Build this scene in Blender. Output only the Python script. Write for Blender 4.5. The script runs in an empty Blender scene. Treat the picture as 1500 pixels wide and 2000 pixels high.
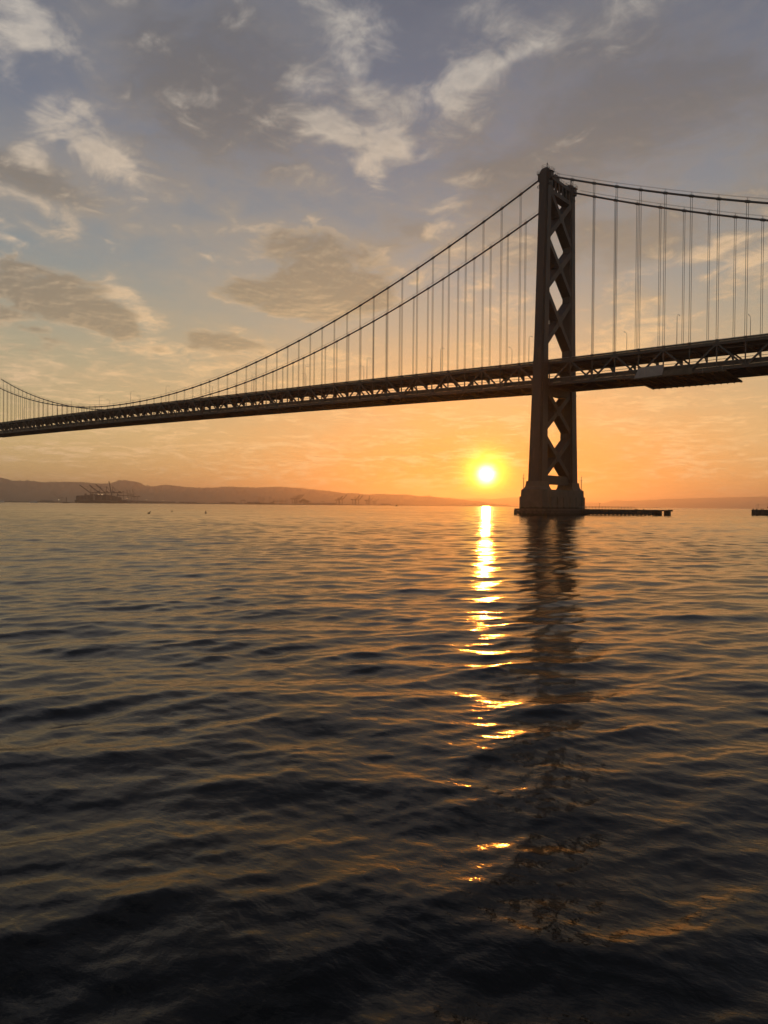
import bpy, math, random
import numpy as np
from mathutils import Vector, Matrix

random.seed(7); RNG = np.random.default_rng(11)
R = math.radians
scene = bpy.context.scene
col = scene.collection

# ------------------------------------------------------------------ camera
# World frame: x runs along the bridge (away from the near shore), y across it, z up, water at z = 0,
# the bridge tower stands at x = y = 0.
CAM = Vector((-142.205, 271.085, 3.35))
cd = bpy.data.cameras.new('camera'); cam = bpy.data.objects.new('camera', cd); col.objects.link(cam)
c_r = Vector((-0.75281205, -0.65817297, 0.00907539)); c_u = Vector((0.0131861, -0.00129459, 0.99991222)); c_f = Vector((0.65810345, -0.75286564, -0.00965332))
cam.matrix_world = Matrix(((c_r.x, c_u.x, -c_f.x, CAM.x), (c_r.y, c_u.y, -c_f.y, CAM.y), (c_r.z, c_u.z, -c_f.z, CAM.z), (0, 0, 0, 1)))
cd.sensor_fit = 'VERTICAL'; cd.sensor_height = 24.0; cd.sensor_width = 18.0; cd.lens = 24.0 * 1385.68 / 2000.0
cd.clip_start = 0.3; cd.clip_end = 90000
scene.camera = cam

# ------------------------------------------------------------------ sky, sun, exposure
SUN_AZ, SUN_EL = -57.03, 2.47
SUN_DIR = Vector((math.cos(R(SUN_EL)) * math.cos(R(SUN_AZ)), math.cos(R(SUN_EL)) * math.sin(R(SUN_AZ)), math.sin(R(SUN_EL))))
SKY_STRENGTH = 0.10
SUN_ENERGY = 1.2
HAZE_DENSITY = 7.5e-5
HAZE_G = 0.76

sl = bpy.data.lights.new('sun', 'SUN'); sun = bpy.data.objects.new('sun', sl); col.objects.link(sun)
sl.energy = SUN_ENERGY; sl.angle = R(0.55); sl.color = (1.0, 0.275, 0.03)
sun.rotation_euler = (-SUN_DIR).to_track_quat('-Z', 'Y').to_euler()
sun.location = (0, 0, 400)

scene.view_settings.view_transform = 'Standard'; scene.view_settings.look = 'None'
scene.view_settings.exposure = 0.0; scene.view_settings.gamma = 1.0; scene.view_settings.use_curve_mapping = False
scene.cycles.use_denoising = True
scene.cycles.max_bounces = 3; scene.cycles.diffuse_bounces = 1; scene.cycles.glossy_bounces = 2
scene.cycles.transparent_max_bounces = 8; scene.cycles.volume_bounces = 0
scene.cycles.caustics_reflective = False; scene.cycles.caustics_refractive = False


class NT:
    """tiny node-graph writer"""
    def __init__(s, tree): s.t = tree; tree.nodes.clear()
    def n(s, kind, **kw):
        nd = s.t.nodes.new(kind)
        for k, v in kw.items(): setattr(nd, k, v)
        return nd
    def put(s, sock, v):
        if isinstance(v, bpy.types.NodeSocket): s.t.links.new(v, sock)
        elif v is not None: sock.default_value = v
    def m(s, op, a, b=None, c=None, clamp=False):
        nd = s.n('ShaderNodeMath', operation=op, use_clamp=clamp)
        for i, v in enumerate((a, b, c)): s.put(nd.inputs[i], v)
        return nd.outputs[0]
    def add(s, a, b): return s.m('ADD', a, b)
    def sub(s, a, b): return s.m('SUBTRACT', a, b)
    def mul(s, a, b): return s.m('MULTIPLY', a, b)
    def sstep(s, lo, hi, x, o0=0.0, o1=1.0):
        nd = s.n('ShaderNodeMapRange', interpolation_type='SMOOTHSTEP', clamp=True)
        for i, v in enumerate((x, lo, hi, o0, o1)): s.put(nd.inputs[i], v)
        return nd.outputs[0]
    def mix(s, f, a, b, mode='MIX'):
        nd = s.n('ShaderNodeMix', data_type='RGBA', blend_type=mode, clamp_factor=True)
        s.put(nd.inputs[0], f); s.put(nd.inputs[6], a); s.put(nd.inputs[7], b)
        return nd.outputs[2]
    def noise(s, vec, scale, detail=5.0, rough=0.55, dist=0.0, out=0):
        nd = s.n('ShaderNodeTexNoise')
        s.put(nd.inputs['Vector'], vec); nd.inputs['Scale'].default_value = scale; nd.inputs['Detail'].default_value = detail
        nd.inputs['Roughness'].default_value = rough; nd.inputs['Distortion'].default_value = dist
        return nd.outputs[out]
    def xyz(s, x, y, z):
        nd = s.n('ShaderNodeCombineXYZ')
        for i, v in enumerate((x, y, z)): s.put(nd.inputs[i], v)
        return nd.outputs[0]
    def ramp(s, f, stops):
        nd = s.n('ShaderNodeValToRGB'); s.put(nd.inputs[0], f); cr = nd.color_ramp
        while len(cr.elements) < len(stops): cr.elements.new(0.5)
        for e, (p, c) in zip(cr.elements, stops): e.position = p; e.color = (*c, 1)
        return nd.outputs[0]


def build_world():
    w = bpy.data.worlds.new('World'); scene.world = w; w.use_nodes = True
    g = NT(w.node_tree)
    tc = g.n('ShaderNodeTexCoord'); d = tc.outputs['Generated']
    sp = g.n('ShaderNodeSeparateXYZ'); g.put(sp.inputs[0], d); x, y, z = sp.outputs
    A = g.mul(g.m('ARCTAN2', y, x), 57.2958)               # azimuth and elevation, degrees
    E = g.mul(g.m('ARCSINE', z), 57.2958)
    dt = g.n('ShaderNodeVectorMath', operation='DOT_PRODUCT'); g.put(dt.inputs[0], d); dt.inputs[1].default_value = SUN_DIR
    SA = g.mul(g.m('ARCCOSINE', g.m('MINIMUM', dt.outputs['Value'], 0.9999999)), 57.2958)   # angle to the sun
    # clear air
    sky = g.n('ShaderNodeTexSky', sky_type='NISHITA', sun_disc=False)
    sky.sun_elevation = R(SUN_EL); sky.sun_rotation = R(90 - SUN_AZ); sky.air_density = 1.0; sky.dust_density = 1.6; sky.ozone_density = 1.0; sky.altitude = 0
    base = sky.outputs[0]
    En = g.m('DIVIDE', g.m('MAXIMUM', E, 0.0), 90.0)
    tint = g.ramp(En, TINT)
    base = g.mix(TINT_MIX, base, tint)
    # more orange toward the sun, low down
    glow = g.mul(g.m('POWER', 2.71828, g.mul(-1.0, g.m('DIVIDE', g.mul(SA, SA), 2.0 * 13.0 ** 2))), g.sstep(16.0, 1.0, E))
    base = g.mix(g.mul(glow, GLOW), base, (0.90, 0.25, 0.02, 1))
    # cloud coordinates on a flat layer overhead
    den = g.add(g.m('MAXIMUM', z, 0.0), 0.13)
    P = g.xyz(g.m('DIVIDE', x, den), g.m('DIVIDE', y, den), 0.0)
    n_mid = g.noise(P, 2.3, 7, 0.60, 0.25)
    n_fin = g.noise(P, 9.0, 5, 0.62, 0.6)
    n_big = g.noise(P, 0.8, 3, 0.5)
    # the same cloud field a step nearer the sun: where it thins sunward, light comes through
    vs = g.n('ShaderNodeVectorMath', operation='ADD'); g.put(vs.inputs[0], P); vs.inputs[1].default_value = (0.045 * math.cos(R(SUN_AZ)) * 0.4, 0.045 * math.sin(R(SUN_AZ)) * 0.4, 0)
    n_sun = g.noise(vs.outputs[0], 2.3, 6, 0.60, 0.25)
    nm = g.sub(n_mid, 0.5); nf = g.sub(n_fin, 0.5); nb = g.sub(n_big, 0.5)
    relief = g.mul(g.sub(n_mid, n_sun), 5.0)
    fb = g.add(g.mul(nm, 1.0), g.mul(nf, 0.45))

    wn = g.n('ShaderNodeTexNoise'); g.put(wn.inputs['Vector'], P); wn.inputs['Scale'].default_value = 2.0; wn.inputs['Detail'].default_value = 4.0; wn.inputs['Roughness'].default_value = 0.6
    ws = g.n('ShaderNodeSeparateColor'); g.put(ws.inputs[0], wn.outputs['Color'])
    Aw = g.m('MULTIPLY_ADD', g.sub(ws.outputs[0], 0.5), 8.0, A); Ew = g.m('MULTIPLY_ADD', g.sub(ws.outputs[1], 0.5), 4.5, E)

    def field(blobs):                       # smooth cover made of overlapping tilted ovals
        tot = None
        for (a0, e0, wa, we, rot, op) in blobs:
            da = g.mul(g.sub(Aw, a0), math.cos(R(e0))); de = g.sub(Ew, e0); c, s = math.cos(R(rot)), math.sin(R(rot))
            u = g.mul(g.add(g.mul(da, c), g.mul(de, s)), 1.0 / wa)
            v = g.mul(g.sub(g.mul(de, c), g.mul(da, s)), 1.0 / we)
            q = g.m('MULTIPLY_ADD', u, u, g.mul(v, v))
            b = g.m('DIVIDE', op, g.add(1.0, q))
            tot = b if tot is None else g.m('MAXIMUM', tot, b)
        return tot
    warm = g.mul(g.sstep(36.0, 4.0, E), g.sstep(62.0, 10.0, SA, 0.30, 1.0))
    c_thin = g.mix(warm, C_THIN[0], C_THIN[1]); c_dark = g.mix(warm, C_DARK[0], C_DARK[1]); c_lit = g.mix(warm, C_LIT[0], C_LIT[1])
    colr = base
    # high veil, patchy everywhere
    veil = g.sstep(-0.12, 0.34, g.add(g.add(nb, g.mul(fb, 0.9)), 0.05))
    colr = g.mix(g.mul(g.mul(veil, 0.55), g.sstep(1.0, 9.0, E)), colr, c_thin)
    # grey layer cloud
    t1 = g.add(g.sub(field(SHEETS), 0.46), g.mul(fb, 1.6))
    a1 = g.sstep(-0.22, 0.50, t1)
    lit1 = g.m('ADD', g.sstep(0.30, -0.1, t1, 0.0, 0.5), g.mul(relief, 0.5), clamp=True)
    colr = g.mix(g.mul(a1, 0.8), colr, g.mix(g.mul(lit1, 0.5), c_dark, c_lit))
    # bright torn cloud lit from behind
    t2 = g.add(g.sub(field(WISPS), 0.50), g.add(g.mul(nm, 3.2), g.mul(nf, 2.4)))
    a2 = g.sstep(-0.30, 1.0, t2)
    s2_ = g.m('ADD', g.sstep(1.0, 0.35, t2, 0.35, 1.0), g.mul(relief, 1.1), clamp=True)
    colr = g.mix(a2, colr, g.mix(s2_, c_thin, c_lit))
    # scattered flecks over the whole sky
    t4 = g.add(g.add(nm, g.mul(nf, 0.8)), g.sub(g.mul(nb, 0.9), 0.15))
    colr = g.mix(g.mul(g.mul(g.sstep(0.0, 0.30, t4), g.sstep(2.0, 9.0, E)), 0.45), colr, c_lit)
    # heaped clouds: thick and shaded within, silver where they thin out
    t3 = g.add(g.sub(field(HEAPS), 0.42), g.add(g.mul(nm, 1.9), g.mul(nf, 0.8)))
    a3 = g.sstep(-0.04, 0.34, t3)
    lit3 = g.m('ADD', g.sstep(0.26, 0.04, t3), g.mul(relief, 0.9), clamp=True)
    body = g.mix(g.m('ADD', g.mul(nf, 0.9), g.m('MULTIPLY_ADD', relief, 1.5, 0.10), clamp=True), c_dark, c_thin)
    colr = g.mix(g.mul(a3, 0.92), colr, g.mix(g.mul(lit3, g.sstep(-0.10, 0.16, nf, 0.15, 0.85)), body, c_lit))
    # low ripples near the horizon
    Q = g.xyz(g.mul(A, 0.32), g.mul(E, 1.7), 3.0)
    rp = g.noise(Q, 2.2, 6, 0.64, 0.7); rq = g.noise(Q, 0.55, 3, 0.5)
    rip = g.mul(g.mul(g.sstep(0.48, 0.70, g.add(rp, g.mul(g.sub(rq, 0.5), 0.55))), g.sstep(0.3, 2.0, E)), g.sstep(13.0, 6.0, E))
    colr = g.mix(g.mul(rip, 0.75), colr, c_lit)
    # the sun itself seen through thin cloud: disc and aureole
    bg = g.n('ShaderNodeBackground'); g.put(bg.inputs[0], colr); bg.inputs[1].default_value = 1.0
    wob = g.add(SA, g.mul(nf, 0.35))
    aur = g.m('POWER', 2.71828, g.mul(-1.0, g.m('DIVIDE', g.mul(wob, wob), 2.0 * 1.05 ** 2)))
    disc = g.m('POWER', 2.71828, g.mul(-1.0, g.m('DIVIDE', g.mul(wob, wob), 0.55 ** 2)))
    bg2 = g.n('ShaderNodeBackground'); bg2.inputs[0].default_value = (1.0, 0.90, 0.015, 1); g.put(bg2.inputs[1], g.mul(aur, 2.6))
    bg3 = g.n('ShaderNodeBackground'); bg3.inputs[0].default_value = (1.0, 0.85, 0.62, 1); g.put(bg3.inputs[1], g.mul(disc, 9.0))
    s1 = g.n('ShaderNodeAddShader'); g.put(s1.inputs[0], bg.outputs[0]); g.put(s1.inputs[1], bg2.outputs[0])
    s2 = g.n('ShaderNodeAddShader'); g.put(s2.inputs[0], s1.outputs[0]); g.put(s2.inputs[1], bg3.outputs[0])
    mulc = g.n('ShaderNodeVectorMath', operation='SCALE'); g.put(mulc.inputs[0], sky.outputs[0]); mulc.inputs['Scale'].default_value = SKY_STRENGTH
    for l in list(w.node_tree.links):
        if l.from_socket == sky.outputs[0] and l.to_node != mulc:
            w.node_tree.links.new(mulc.outputs[0], l.to_socket)
    out = g.n('ShaderNodeOutputWorld'); g.put(out.inputs[0], s2.outputs[0])
    w.cycles.sampling_method = 'MANUAL'; w.cycles.sample_map_resolution = 1024


# clear-air colour by elevation (0..1 = 0..90 degrees), blended with the physical sky
TINT = [(0.0, (0.72, 0.46, 0.19)), (0.06, (0.80, 0.58, 0.27)), (0.12, (0.52, 0.45, 0.285)), (0.20, (0.29, 0.325, 0.335)), (0.30, (0.19, 0.215, 0.285)), (0.42, (0.118, 0.130, 0.18)), (0.55, (0.075, 0.085, 0.125)), (1.0, (0.045, 0.055, 0.09))]
TINT_MIX = 0.75
GLOW = 0.78
C_THIN = ((0.25, 0.25, 0.265, 1), (0.76, 0.51, 0.225, 1))
C_DARK = ((0.142, 0.138, 0.145, 1), (0.47, 0.355, 0.20, 1))
C_LIT = ((0.58, 0.53, 0.47, 1), (1.06, 0.66, 0.28, 1))
# azimuth, elevation, half width, half height, rotation (degrees), weight
SHEETS = [(-69.4, 27.1, 14, 6.0, 0, .95), (-35.5, 29.5, 9, 6, 0, .9), (-59.5, 24.5, 9, 4.5, 0, .9), (-22, 22.8, 6, 2.0, 15, .8), (-68, 19.5, 12, 4, -8, .85), (-50, 21, 7, 3, 0, .7), (0, 30, 14, 8, 0, .8), (-105, 28, 16, 9, 0, .8), (80, 35, 40, 14, 0, .8), (170, 35, 40, 14, 0, .8)]
WISPS = [(-20.9, 27.6, 2.6, 1.3, 30, .85), (-23.3, 26.6, 2.6, 1.2, 32, .95), (-25.8, 25.9, 2.4, 1.0, 38, 1.0), (-28.0, 24.6, 1.4, .8, 50, .85), (-21.4, 30.8, 2.4, 1.3, 40, .95),
         (-48.2, 34.2, 1.3, 2.2, -25, .72), (-46.0, 32.2, 1.3, 1.9, -20, .82), (-42.2, 30.6, 1.9, .9, -20, .8), (-44.2, 28.4, 1.9, 1.2, 25, .86), (-49.0, 27.0, 1.7, 1.5, 20, .84), (-46.6, 25.0, 1.6, 1.0, 40, .72),
         (-52.9, 30.3, 1.5, 1.1, -40, .95), (-54.7, 31.2, 1.9, .95, -20, 1.0), (-58.0, 32.0, 1.9, .5, -10, .8), (-51.2, 26.3, 1.5, .6, -30, .75), (-53.6, 23.1, 1.3, 1.2, -30, .82), (-53.5, 21.3, 1.1, 1.0, 0, .85),
         (-22.3, 21.0, 3.4, .7, 22, .62), (-27.6, 18.9, 1.4, .4, 25, .7), (-20.8, 18.0, 1.2, .35, 15, .8), (-35.0, 19.2, .7, .5, 0, .8), (-29.6, 15.3, 2.0, .9, 15, .9), (-30.8, 13.6, 1.7, 1.2, 40, .85),
         (-25.4, 9.8, 3.2, .7, 5, .75), (-30.8, 11.3, 4.0, .9, 8, .85), (-34.8, 9.7, 3.6, .7, 5, .75), (-73.2, 18.3, 2.4, .7, -28, .9), (-68.5, 16.8, 3.4, .8, -20, .85), (-75.6, 17.2, 2.4, .6, -18, .85), (-57.5, 15.4, 4.5, 1.2, -12, .75), (-54.9, 17.0, 2.6, 1.1, 10, .75),
         (-67, 12.5, 7, 1.1, -8, .68), (-45, 11.4, 6, 1.0, 8, .62), (5, 24, 7, 2, 20, .8), (-95, 22, 8, 2, -15, .8)]
HEAPS = [(-22.5, 14.6, 4.6, 2.0, 8, 1.0), (-27.0, 13.6, 3.4, 1.7, 20, .95), (-22.3, 12.0, 4, 1.0, 0, .8), (-43.2, 17.8, 4.2, 2.4, -4, 1.0), (-39.2, 16.6, 2.8, 1.5, 10, .9), (-47.2, 16.8, 3.6, 1.8, -8, .9), (-42.5, 14.8, 5, 1.2, 0, .85), (-36.0, 13.0, 4.2, .8, 8, .7), (-8, 13, 6, 2.4, 5, .9), (-88, 15, 7, 2.4, 5, .9)]
build_world()


# ------------------------------------------------------------------ materials
def mat(name, base, rough=0.6, metal=0.0, vary=0.25, scale=0.6, bump=0.0, stain=None, coords='Object', spec=0.5, emit=None):
    m = bpy.data.materials.new(name); m.use_nodes = True
    g = NT(m.node_tree)
    tc = g.n('ShaderNodeTexCoord'); v = tc.outputs[coords]
    bs = g.n('ShaderNodeBsdfPrincipled'); out = g.n('ShaderNodeOutputMaterial'); g.put(out.inputs[0], bs.outputs[0])
    n1 = g.noise(v, scale, 6, 0.6)
    lo = tuple(c * (1 - vary) for c in base) + (1,); hi = tuple(min(1, c * (1 + vary)) for c in base) + (1,)
    c = g.mix(g.sstep(0.3, 0.7, n1), lo, hi)
    if stain:
        mp = g.n('ShaderNodeMapping'); g.put(mp.inputs[0], v); mp.inputs['Scale'].default_value = (1.0, 1.0, 0.12)
        n2 = g.noise(mp.outputs[0], scale * 3.1, 7, 0.65)
        c = g.mix(g.sstep(0.52, 0.74, n2, 0.0, 0.6), c, (*stain, 1))
    g.put(bs.inputs['Base Color'], c)
    g.put(bs.inputs['Roughness'], g.sstep(0.2, 0.8, n1, max(0.02, rough - 0.12), min(1, rough + 0.12)))
    bs.inputs['Metallic'].default_value = metal; bs.inputs['Specular IOR Level'].default_value = spec
    if bump:
        b = g.n('ShaderNodeBump'); b.inputs['Strength'].default_value = bump; b.inputs['Distance'].default_value = 0.1
        g.put(b.inputs['Height'], g.noise(v, scale * 6, 5, 0.6)); g.put(bs.inputs['Normal'], b.outputs[0])
    if emit:
        bs.inputs['Emission Color'].default_value = (*emit[0], 1); bs.inputs['Emission Strength'].default_value = emit[1]
    return m

M = dict(
    steel=mat('grey_bridge_paint', (0.042, 0.036, 0.035), 0.65, 0, 0.2, 0.25, 0.15, stain=(0.12, 0.085, 0.06)),
    truss=mat('truss_paint', (0.078, 0.07, 0.066), 0.65, 0, 0.25, 0.5, 0.1, stain=(0.13, 0.09, 0.06)),
    deckside=mat('deck_concrete', (0.07, 0.064, 0.058), 0.8, 0, 0.3, 0.4, 0.2, stain=(0.09, 0.075, 0.06)),
    asphalt=mat('asphalt', (0.05, 0.05, 0.05), 0.9, 0, 0.3, 1.2),
    cable=mat('wrapped_cable', (0.09, 0.09, 0.095), 0.6, 0, 0.2, 0.8),
    rope=mat('hanger_rope', (0.05, 0.048, 0.048), 0.6, 0, 0.2, 0.8),
    concrete=mat('pier_concrete', (0.10, 0.088, 0.072), 0.85, 0, 0.25, 0.22, 0.35, stain=(0.12, 0.10, 0.08)),
    timber=mat('wet_timber', (0.055, 0.045, 0.038), 0.8, 0, 0.4, 0.8, 0.4),
    planks=mat('weathered_planks', (0.09, 0.075, 0.06), 0.85, 0, 0.35, 0.9, 0.3),
    galv=mat('galvanised_pole', (0.26, 0.265, 0.27), 0.5, 0.2, 0.15, 1.0),
    tarp=mat('pale_tarpaulin', (0.30, 0.285, 0.285), 0.75, 0, 0.12, 0.35, 0.5),
    scaf=mat('platform_plywood', (0.11, 0.095, 0.075), 0.85, 0, 0.3, 0.4),
    glass=mat('vehicle_glass', (0.03, 0.035, 0.04), 0.1, 0, 0.1, 0.5),
    white=mat('white_paint', (0.72, 0.72, 0.70), 0.5, 0, 0.08, 0.5),
    bus=mat('bus_paint', (0.55, 0.55, 0.56), 0.4, 0, 0.1, 0.5),
    rubber=mat('rubber', (0.025, 0.025, 0.025), 0.9, 0, 0.2, 2.0),
    crane=mat('crane_paint', (0.03, 0.028, 0.028), 0.6, 0, 0.15, 0.05),
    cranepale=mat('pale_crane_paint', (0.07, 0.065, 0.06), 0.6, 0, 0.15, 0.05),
    hull=mat('ship_hull', (0.035, 0.03, 0.03), 0.6, 0, 0.25, 0.03, stain=(0.05, 0.035, 0.03)),
    hullpale=mat('ship_bow_panel', (0.13, 0.115, 0.10), 0.6, 0, 0.2, 0.03),
    cont1=mat('container_rust', (0.05, 0.03, 0.024), 0.7, 0, 0.4, 0.12),
    cont2=mat('container_blue', (0.03, 0.032, 0.04), 0.7, 0, 0.4, 0.12),
    cont3=mat('container_grey', (0.065, 0.055, 0.048), 0.7, 0, 0.4, 0.12),
    bldg=mat('pale_tower_block', (0.24, 0.23, 0.22), 0.8, 0, 0.2, 0.02),
    shed=mat('warehouse', (0.14, 0.13, 0.12), 0.8, 0, 0.3, 0.01),
    land=mat('shore_land', (0.05, 0.048, 0.038), 0.95, 0, 0.35, 0.01),
    tree=mat('far_foliage', (0.035, 0.042, 0.024), 0.95, 0, 0.4, 0.05),
    hill=mat('wooded_hill', (0.05, 0.05, 0.034), 0.95, 0, 0.4, 0.004),
    bird=mat('dark_plumage', (0.02, 0.018, 0.016), 0.8, 0, 0.2, 5.0),
    buoy=mat('buoy_paint', (0.05, 0.03, 0.025), 0.6, 0, 0.2, 3.0),
    flood=mat('flood_light', (0.9, 0.8, 0.6), 0.5, 0, 0.0, 1.0, emit=((1.0, 0.72, 0.38), 3.0)),
)


# ------------------------------------------------------------------ mesh helpers
class MB:
    def __init__(s): s.v = []; s.f = []
    def box(s, c, size):
        x, y, z = c; a, b, d = size[0] / 2, size[1] / 2, size[2] / 2; o = len(s.v)
        s.v += [(x + i * a, y + j * b, z + k * d) for k in (-1, 1) for j in (-1, 1) for i in (-1, 1)]
        s.f += [tuple(o + t for t in q) for q in ((0, 2, 3, 1), (4, 5, 7, 6), (0, 1, 5, 4), (2, 6, 7, 3), (0, 4, 6, 2), (1, 3, 7, 5))]
        return s
    def beam(s, p0, p1, w, h, up=(0, 0, 1)):
        p0, p1 = Vector(p0), Vector(p1); t = (p1 - p0).normalized(); side = t.cross(Vector(up))
        if side.length < 1e-4: side = t.cross(Vector((0, 1, 0)))
        side.normalize(); n = side.cross(t).normalized(); o = len(s.v)
        for p in (p0, p1):
            for i, j in ((-1, -1), (1, -1), (1, 1), (-1, 1)): s.v.append(tuple(p + side * (i * w / 2) + n * (j * h / 2)))
        s.f += [(o, o + 3, o + 2, o + 1), (o + 4, o + 5, o + 6, o + 7)] + [(o + k, o + (k + 1) % 4, o + 4 + (k + 1) % 4, o + 4 + k) for k in range(4)]
        return s
    def tube(s, pts, r, n=8, caps=True):
        pts = [Vector(p) for p in pts]; rs = r if isinstance(r, (list, tuple)) else [r] * len(pts); o = len(s.v)
        for i, p in enumerate(pts):
            t = (pts[min(i + 1, len(pts) - 1)] - pts[max(i - 1, 0)]).normalized()
            ref = Vector((0, 1, 0)) if abs(t.y) < 0.9 else Vector((1, 0, 0))
            a = t.cross(ref).normalized(); b = t.cross(a)
            for k in range(n):
                q = 2 * math.pi * k / n; s.v.append(tuple(p + (a * math.cos(q) + b * math.sin(q)) * rs[i]))
        for i in range(len(pts) - 1):
            for k in range(n):
                s.f.append((o + i * n + k, o + i * n + (k + 1) % n, o + (i + 1) * n + (k + 1) % n, o + (i + 1) * n + k))
        if caps: s.f += [tuple(o + k for k in range(n))[::-1], tuple(o + (len(pts) - 1) * n + k for k in range(n))]
        return s
    def loft(s, rings, caps=True):
        n = len(rings[0]); o = len(s.v)
        for r in rings: s.v += [tuple(p) for p in r]
        for i in range(len(rings) - 1):
            for k in range(n):
                s.f.append((o + i * n + k, o + i * n + (k + 1) % n, o + (i + 1) * n + (k + 1) % n, o + (i + 1) * n + k))
        if caps: s.f += [tuple(o + k for k in range(n))[::-1], tuple(o + (len(rings) - 1) * n + k for k in range(n))]
        return s
    def sweep(s, pts, prof):            # profile (y, z) offsets swept along points running in x
        return s.loft([[(p[0], p[1] + a, p[2] + b) for a, b in prof] for p in pts])
    def mesh(s, name):
        me = bpy.data.meshes.new(name); me.from_pydata(s.v, [], s.f); me.update(); return me
    def build(s, name, m, parent=None, smooth=False):
        me = s.mesh(name); me.materials.append(m)
        if smooth:
            for p in me.polygons: p.use_smooth = True
        return link(name, me, parent)

def link(name, me, parent=None, loc=None):
    o = bpy.data.objects.new(name, me); col.objects.link(o)
    if parent is not None: o.parent = parent
    if loc is not None: o.location = loc
    return o
def tag(o, label, cat, group=None):
    o['label'] = label; o['category'] = cat
    if group: o['group'] = group
    return o
def thing(name, label, cat, loc=(0, 0, 0), rz=0.0, group=None):
    o = bpy.data.objects.new(name, None); col.objects.link(o); o.location = loc; o.rotation_euler = (0, 0, rz); o.empty_display_size = 1
    return tag(o, label, cat, group)
def struct(o): o['kind'] = 'structure'; return o
def copy_tree(o, parent=None):
    c = o.copy(); col.objects.link(c); c.parent = parent
    for ch in list(o.children): copy_tree(ch, c)
    return c
def polar(azd, dist, z=0.0):
    return Vector((CAM.x + dist * math.cos(R(azd)), CAM.y + dist * math.sin(R(azd)), z))
def part_mesh(mb, name, m):
    me = mb.mesh(name); me.materials.append(m); return me


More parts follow.
